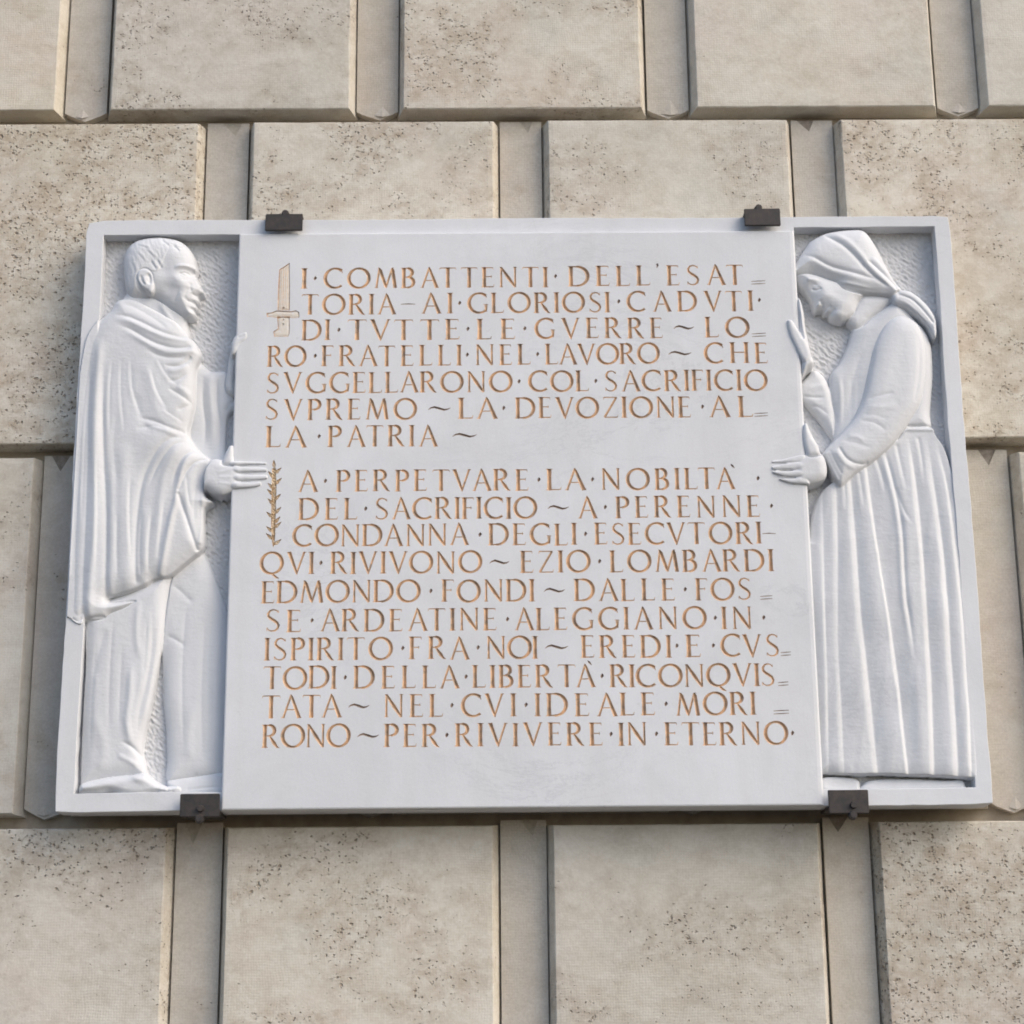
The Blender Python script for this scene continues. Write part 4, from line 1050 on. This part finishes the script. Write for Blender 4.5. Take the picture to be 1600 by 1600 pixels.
# skirt
SK = [(1402, 686), (1420, 668), (1456, 665), (1464, 678), (1478, 699), (1491, 740), (1500, 787), (1506, 850), (1511, 912), (1516, 975), (1521, 1057), (1526, 1136), (1530, 1215), (1524, 1216), (1495, 1214), (1460, 1212), (1421, 1211), (1374, 1209), (1343, 1210), (1289, 1208), (1281, 1206), (1272, 1060), (1262, 862), (1266, 838), (1272, 800), (1284, 766), (1310, 744), (1340, 720)]
R.add(SK, skirt, lambda U, V: 20+18*sstep(U, 1280, 1330), lambda U, V: 34+7*sstep(V, 700, 1000)+3*sstep(U, 1350, 1480), 22, soft=.9, p=.6)
R.fold([(1418, 664), (1436, 664), (1457, 664)], 3.6, 1.8, labs=[blouse, skirt], ends=(0, 0)); R.fold([(1416, 669), (1436, 669.5), (1459, 670)], 2.0, 2.4, kind='ridge', labs=[skirt], ends=(0, 0))
PL = [([(1287, 800), (1288, 860), (1290, 960), (1293, 1060), (1296, 1206)], 3.5, 9),
      ([(1308, 752), (1310, 850), (1310, 1000), (1315, 1100), (1320, 1207)], 6, 13),
      ([(1330, 740), (1337, 825), (1342, 900), (1346, 960), (1354, 1030), (1364, 1123), (1372, 1207)], 6, 15),
      ([(1355, 722), (1365, 800), (1377, 887), (1390, 966), (1403, 1057), (1413, 1149), (1420, 1208)], 6.5, 16),
      ([(1384, 700), (1399, 762), (1410, 825), (1416, 926), (1422, 970), (1431, 1040)], 4.5, 11),
      ([(1422, 682), (1432, 750), (1440, 825), (1447, 925), (1452, 1010), (1456, 1080), (1460, 1205)], 5.5, 13),
      ([(1450, 678), (1460, 750), (1472, 837), (1481, 935), (1486, 1020), (1492, 1100), (1498, 1211)], 5.5, 14),
      ([(1468, 700), (1482, 760), (1494, 850), (1503, 940), (1508, 1010), (1515, 1110), (1519, 1212)], 3.0, 9)]
sk = R.box(SK, 2); Us, Vs = R.U[sk], R.V[sk]; msk = R.L[sk] == skirt
xl = [np.interp(Vs, [p[1] for p in spl(pts)], [p[0] for p in spl(pts)]) for pts, a, w in PL if pts[-1][1] > 1150]
order_x = [np.full_like(Us, 1266.0)]+xl+[np.interp(Vs, [665, 700, 787, 912, 1057, 1215], [1462, 1480, 1502, 1513, 1523, 1531])]
pr = np.zeros_like(Us)
AMP = [3.2, 4.2, 6.0, 6.8, 6.6, 6.4, 6.0, 4.4, 3.6]
for i in range(len(order_x)-1):
    x0, x1 = order_x[i], order_x[i+1]; m = (Us >= x0) & (Us < x1)
    wpx = np.maximum(x1-x0, 6); t = (Us-x0)/wpx; d1 = x1-Us
    vary = .80+.9*fbm(Vs/95+7.3*i, Vs*0+3.1*i, 2)
    rise = np.sin(np.clip(t/.74, 0, 1)*math.pi/2)**1.15
    dw = np.minimum((6.0+5.0*fbm(Vs/70+2.7*i, Vs*0+i, 2))+2.5*(i % 3), wpx*.42)
    drop = np.sin(np.clip(d1/dw, 0, 1)*math.pi/2)
    am = AMP[i]*vary*np.clip(wpx/30, .45, 1.15)*sstep(Vs, 664, 770)
    pr = np.where(m, am*rise*drop, pr)
pr = pr+1.6*fbm(Us/16+Vs/160, Vs/150, 2)*sstep(Vs, 700, 820)
R.H[sk] += msk*(pr-2.6)
# the short pleat that dies out towards the hem
q5 = PL[4][0]
R.fold([(x-6, y) for x, y in q5], 2.6, 4.5, kind='ridge', labs=[skirt], ends=(.4, 1)); R.fold(q5, 4.2, 3.4, labs=[skirt], ends=(.4, 1))
for pts in ([(1370, 712), (1380, 745), (1384, 775)], [(1402, 690), (1410, 730), (1418, 768)], [(1344, 735), (1348, 765), (1352, 800)], [(1400, 760), (1415, 800), (1429, 820)], [(1436, 680), (1442, 715), (1446, 760)], [(1320, 748), (1322, 770), (1323, 800)]):
    R.fold(pts, 1.9, 3.4, labs=[skirt], ends=(.3, 2)); R.fold([(x-5, y) for x, y in pts], .8, 3.8, kind='ridge', labs=[skirt], ends=(.4, 1))
R.fold([(1432, 1040), (1436, 1120), (1440, 1205)], 1.5, 8, kind='ridge', labs=[skirt])
# shoes
R.add([(1289, 1212), (1341, 1214), (1348, 1230), (1346, 1236), (1290, 1236)], body, 12, 26, 8, over=False)
R.add([(1352, 1222), (1372, 1215), (1420, 1214), (1480, 1216), (1508, 1216), (1514, 1226), (1518, 1234), (1440, 1236), (1352, 1236)], body, 12, 24, 10)
# near arm
ARM = [(1395, 496), (1412, 492), (1430, 500), (1441, 515), (1446, 545), (1446, 585), (1440, 625), (1424, 655), (1402, 686), (1381, 707), (1356, 726), (1336, 740), (1318, 757), (1311, 757), (1303, 746), (1296, 730), (1290, 716), (1287, 706), (1296, 694), (1308, 682), (1322, 668), (1338, 648), (1350, 620), (1358, 582), (1368, 540), (1380, 512)]
R.add(ARM, blouse, lambda U, V: 34+0*U, lambda U, V: 50+1.0*sstep(V, 560, 660), 30, soft=1.0, p=.5)
R.fold([(1368, 540), (1360, 580), (1351, 620), (1338, 648), (1320, 670), (1304, 686)], 3.0, 3.0, labs=[blouse], ends=(.4, .2))
R.fold([(1437, 530), (1436, 585), (1428, 630)], 1.8, 3.2, labs=[blouse])
R.fold([(1352, 624), (1374, 619), (1398, 614)], 1.5, 3.2, labs=[blouse]); R.fold([(1342, 658), (1366, 662), (1386, 676)], 1.5, 3.2, labs=[blouse])
R.fold([(1346, 648), (1366, 650), (1390, 658)], .9, 3.4, labs=[blouse]); R.fold([(1352, 636), (1376, 638), (1402, 634)], 1.2, 5, kind='ridge', labs=[blouse])
R.fold([(1314, 688), (1338, 694), (1364, 702)], 1.2, 3.6, labs=[blouse]); R.fold([(1322, 682), (1338, 684), (1352, 692)], 1.4, 3.5, kind='ridge', labs=[blouse])
R.fold([(1310, 697), (1318, 712), (1330, 722), (1346, 725), (1358, 722)], 3.2, 2.2, labs=[blouse], ends=(.5, .3))
R.fold([(1304, 700), (1312, 716), (1324, 728), (1342, 733)], 2.0, 3.4, kind='ridge', labs=[blouse])
R.fold([(1289, 707), (1298, 728), (1310, 752)], 2.6, 2.4, kind='ridge', labs=[blouse], ends=(.2, .2))
R.fold([(1296, 702), (1305, 722), (1316, 742)], 1.6, 2.2, labs=[blouse], ends=(.3, .3))
# near hand
R.add([(1274, 704), (1288, 714), (1293, 732), (1291, 747), (1279, 756), (1262, 760), (1246, 757), (1239, 740), (1241, 722), (1256, 710)], body, 41, 58.4, 17, p=.5)
R.add([(1252, 672), (1255, 663), (1261, 662), (1266, 674), (1272, 686), (1280, 700), (1280, 714), (1262, 716), (1255, 702), (1252, 686)], body, 44, 57, 9, p=.5)
for pts, tp in (([(1256, 712), (1240, 714), (1224, 718), (1208, 720), (1201, 723), (1205, 726), (1226, 726), (1254, 724)], 56),
            ([(1256, 723.5), (1230, 725), (1212, 727.5), (1203, 731), (1204, 735.5), (1214, 737), (1232, 737), (1256, 736)], 57.5),
            ([(1256, 736), (1230, 737), (1210, 736.5), (1204, 739), (1209, 743), (1224, 747.5), (1240, 748), (1256, 747)], 58),
            ([(1258, 746), (1238, 748.5), (1222, 748), (1215, 749.5), (1220, 754), (1236, 758.5), (1250, 759.5), (1264, 759)], 57)):
    R.add(pts, body, 50.2, lambda U, V, tp=tp: tp-2.0*sstep(-U, -1240, -1202), 5.2, p=.5, soft=.8, over=True)
for v in (730, 741, 752): R.bump(1249, v, 5, 4, 1.2, 0, [body])
# face: strongly bowed, in profile
FACE = [(1244, 424), (1262, 418), (1300, 430), (1345, 440), (1352, 456), (1344, 468), (1339, 482), (1330, 493), (1318, 500), (1307, 498), (1299, 492), (1297, 487), (1291, 487), (1288, 482), (1284, 481), (1277, 483), (1273, 479), (1271, 471), (1266, 461), (1259, 452), (1253, 447), (1247, 436)]
R.add(FACE, body, 20, lambda U, V: 44+0*U, 26, soft=1.0, p=.5)
R.fold([(1260, 436), (1268, 436), (1280, 438)], 2.6, 3.2, kind='ridge', labs=[body])
R.bump(1274, 447, 8, 6, -5.2, 35, [body]); R.bump(1275, 449, 5, 3.4, 3.4, 30, [body])
R.fold([(1269, 450), (1276, 452), (1284, 450)], 2.6, 1.4, labs=[body], ends=(.5, .5)); R.fold([(1268, 444), (1276, 446), (1284, 446)], 1.0, 1.2, kind='ridge', labs=[body])
R.fold([(1262, 452), (1268, 462), (1274, 474)], 2.4, 3.2, kind='ridge', labs=[body], ends=(1, .4))
R.fold([(1281, 466), (1284, 472), (1288, 476)], 2.8, 2.0, labs=[body]); R.bump(1281, 475, 3.6, 3.2, 2.4, 0, [body])
R.fold([(1278, 480.5), (1283, 478.5), (1288, 476.5)], 3.4, 1.6, labs=[body], ends=(.1, .6))
R.fold([(1290, 484), (1294, 479), (1299, 475)], 3.0, 1.6, labs=[body], ends=(.1, .7)); R.bump(1291, 480, 3, 3, 1.6, 0, [body]); R.bump(1297, 484, 3.4, 2.8, 2.0, 0, [body])
R.fold([(1298, 489), (1302, 484), (1306, 481)], 2.0, 2.2, labs=[body], ends=(.1, .8)); R.bump(1309, 491, 8, 6, 3, 0, [body])
R.bump(1292, 462, 12, 8, 2.6, 20, [body]); R.bump(1310, 472, 12, 9, 1.2, 20, [body])
R.fold([(1337, 480), (1330, 488), (1318, 495)], 2.0, 4, kind='ridge', labs=[body])
# headscarf
SC = [(1240, 426), (1243, 412), (1250, 398), (1256, 389), (1265, 376), (1280, 366), (1298, 359.5), (1330, 355.5), (1350, 357), (1363, 370), (1376, 392), (1386, 412), (1400, 437), (1412, 452), (1404, 468), (1388, 460), (1366, 457), (1350, 457), (1332, 455), (1318, 450), (1308, 440), (1290, 433), (1270, 426.5)]
R.add(SC, scarf, 26, lambda U, V: 52+0*U, 34, soft=1.0, p=.45)
R.fold([(1245, 427), (1264, 426), (1282, 430), (1308, 440), (1342, 448), (1368, 455), (1392, 460)], 3.0, 3.2, kind='ridge', labs=[scarf], ends=(.1, .3))
R.fold([(1310, 441), (1330, 447), (1352, 451), (1384, 456)], 3.0, 1.8, labs=[scarf])
R.fold([(1250, 397), (1269, 402), (1293, 415), (1318, 423), (1346, 431), (1372, 438)], 4.0, 3.2, labs=[scarf], ends=(1, .5))
R.fold([(1256, 406), (1276, 412), (1300, 424), (1330, 433), (1362, 442)], 2.4, 4.5, kind='ridge', labs=[scarf])
R.fold([(1286, 366), (1311, 381), (1326, 393), (1338, 405), (1352, 421), (1371, 437), (1392, 450)], 4.8, 3.2, labs=[scarf], ends=(.3, .4))
R.fold([(1300, 364), (1322, 378), (1342, 398), (1356, 415), (1376, 434), (1394, 448)], 2.6, 4.5, kind='ridge', labs=[scarf], ends=(.4, .5))
R.fold([(1354, 407), (1371, 421), (1384, 432), (1402, 448)], 4.0, 2.4, labs=[scarf], ends=(.6, .3)); R.fold([(1360, 402), (1376, 416), (1392, 432)], 2.0, 3.5, kind='ridge', labs=[scarf])
# scarf tails over the shoulder
TL = [(1396, 460), (1408, 452), (1420, 452), (1434, 460), (1450, 475), (1461, 491), (1465, 508), (1464, 528), (1458, 524), (1450, 508), (1432, 491), (1414, 479), (1398, 472)]
R.add(TL, scarf, 35, 44.5, 11, soft=1.4)
R.fold([(1404, 460), (1424, 467), (1444, 486), (1460, 506)], 4.0, 2.0, labs=[scarf], ends=(.4, .3))
R.fold([(1402, 468), (1420, 476), (1440, 494), (1456, 514)], 2.0, 2.4, kind='ridge', labs=[scarf])
R.fold([(1396, 447), (1404, 456), (1404, 468)], 2.2, 2.2, labs=[scarf])
bd = R.L == body
R.L = np.where(bd & (R.U < 1278) & (R.V > 462) & (R.V < 610) & ~((R.U > 1263) & (R.V < 502)), 5, R.L)
R.L = np.where(bd & (R.V > 650) & (R.V < 800), 6, R.L)
R.L = np.where(bd & (R.V > 1150) & (R.U < 1350), 7, R.L); R.L = np.where(bd & (R.V > 1150) & (R.U >= 1350), 8, R.L)
woman = R.emit(ground_of(R), {1: "head", 2: "headscarf", 3: "blouse", 4: "skirt", 5: "hand", 6: "hand", 7: "shoe", 8: "shoe"}, plaque, "carved_woman", (.8, -.05, .04))
woman['label'] = "marble relief of a bowed woman in a headscarf with one hand on the tablet"

# ------------------------------------------------------------------ four metal clamps holding the plaque
def boxv(bm, x0, x1, y0, y1, z0, z1):
    v = [bm.verts.new(p) for p in ((x0, y0, z0), (x1, y0, z0), (x1, y1, z0), (x0, y1, z0), (x0, y0, z1), (x1, y0, z1), (x1, y1, z1), (x0, y1, z1))]
    for f in ((0, 1, 5, 4), (1, 2, 6, 5), (2, 3, 7, 6), (3, 0, 4, 7), (4, 5, 6, 7), (3, 2, 1, 0)): bm.faces.new([v[i] for i in f])
def clamp(x0, x1, z0, z1, top, label, bx):
    t = empty("metal_clamp", ((x0+x1)/2, -.1, (z0+z1)/2), label, "clamp", "metal clamps holding the plaque")
    P = M_IRON
    bm = bmesh.new(); boxv(bm, x0, x1, -.113, -.1065, z0, z1)
    bmesh.ops.bevel(bm, geom=bm.edges[:], offset=.0014, segments=2, affect='EDGES')
    for v in bm.verts: v.co.x += rnd.gauss(0, .0002); v.co.z += rnd.gauss(0, .0003)
    under(t, frombm("front_plate", bm, P))
    bm = bmesh.new()
    zt = 1.3635 if top else -.0075
    boxv(bm, x0+.001, x1-.001, -.1062, .002, zt, zt+.006)
    bmesh.ops.bevel(bm, geom=bm.edges[:], offset=.0008, segments=1, affect='EDGES')
    under(t, frombm("shelf_plate", bm, P))
    # wall lug with a pin
    bm = bmesh.new()
    bz = (z1+.006) if top else (z0-.004)
    by = -.100 if top else -.114
    m = Matrix.Translation((bx, by, bz)) @ Matrix.Rotation(math.pi/2, 4, 'X')
    bmesh.ops.create_cone(bm, cap_ends=True, segments=20, radius1=.0105, radius2=.0075, depth=.016, matrix=m)
    if top: bmesh.ops.create_cone(bm, cap_ends=True, segments=16, radius1=.006, radius2=.006, depth=.06, matrix=Matrix.Translation((bx, -.03, bz)) @ Matrix.Rotation(math.pi/2, 4, 'X'))
    bmesh.ops.bevel(bm, geom=[e for e in bm.edges if e.calc_face_angle(0) > .8], offset=.0015, segments=2, affect='EDGES')
    under(t, frombm("bolt", bm, P))
    if top:
        bm = bmesh.new(); boxv(bm, bx-.018, bx+.012, -.098, -.094, zt+.0065, z1+.004)
        bmesh.ops.bevel(bm, geom=bm.edges[:], offset=.001, segments=1, affect='EDGES')
        under(t, frombm("lug", bm, P))
    else:
        bm = bmesh.new()
        bmesh.ops.create_cone(bm, cap_ends=True, segments=18, radius1=.0085, radius2=.0060, depth=.012, matrix=Matrix.Translation((bx+.002, -.115, z0+.017)) @ Matrix.Rotation(math.pi/2, 4, 'X'))
        under(t, frombm("screw_head", bm, P))
    return t
clamp(-.5845, -.4985, 1.3250, 1.3655, True, "dark metal clamp on the plaque's top edge, nearest the carved man", -.540)
clamp(.5210, .6040, 1.3310, 1.3730, True, "dark metal clamp on the plaque's top edge, nearest the carved woman", .556)
clamp(-.7310, -.6470, -.0150, .0335, False, "dark metal clamp under the plaque's bottom edge, beside the carved man's feet", -.689)
clamp(.6440, .7290, -.0190, .0310, False, "dark metal clamp under the plaque's bottom edge, below the carved woman's skirt", .694)
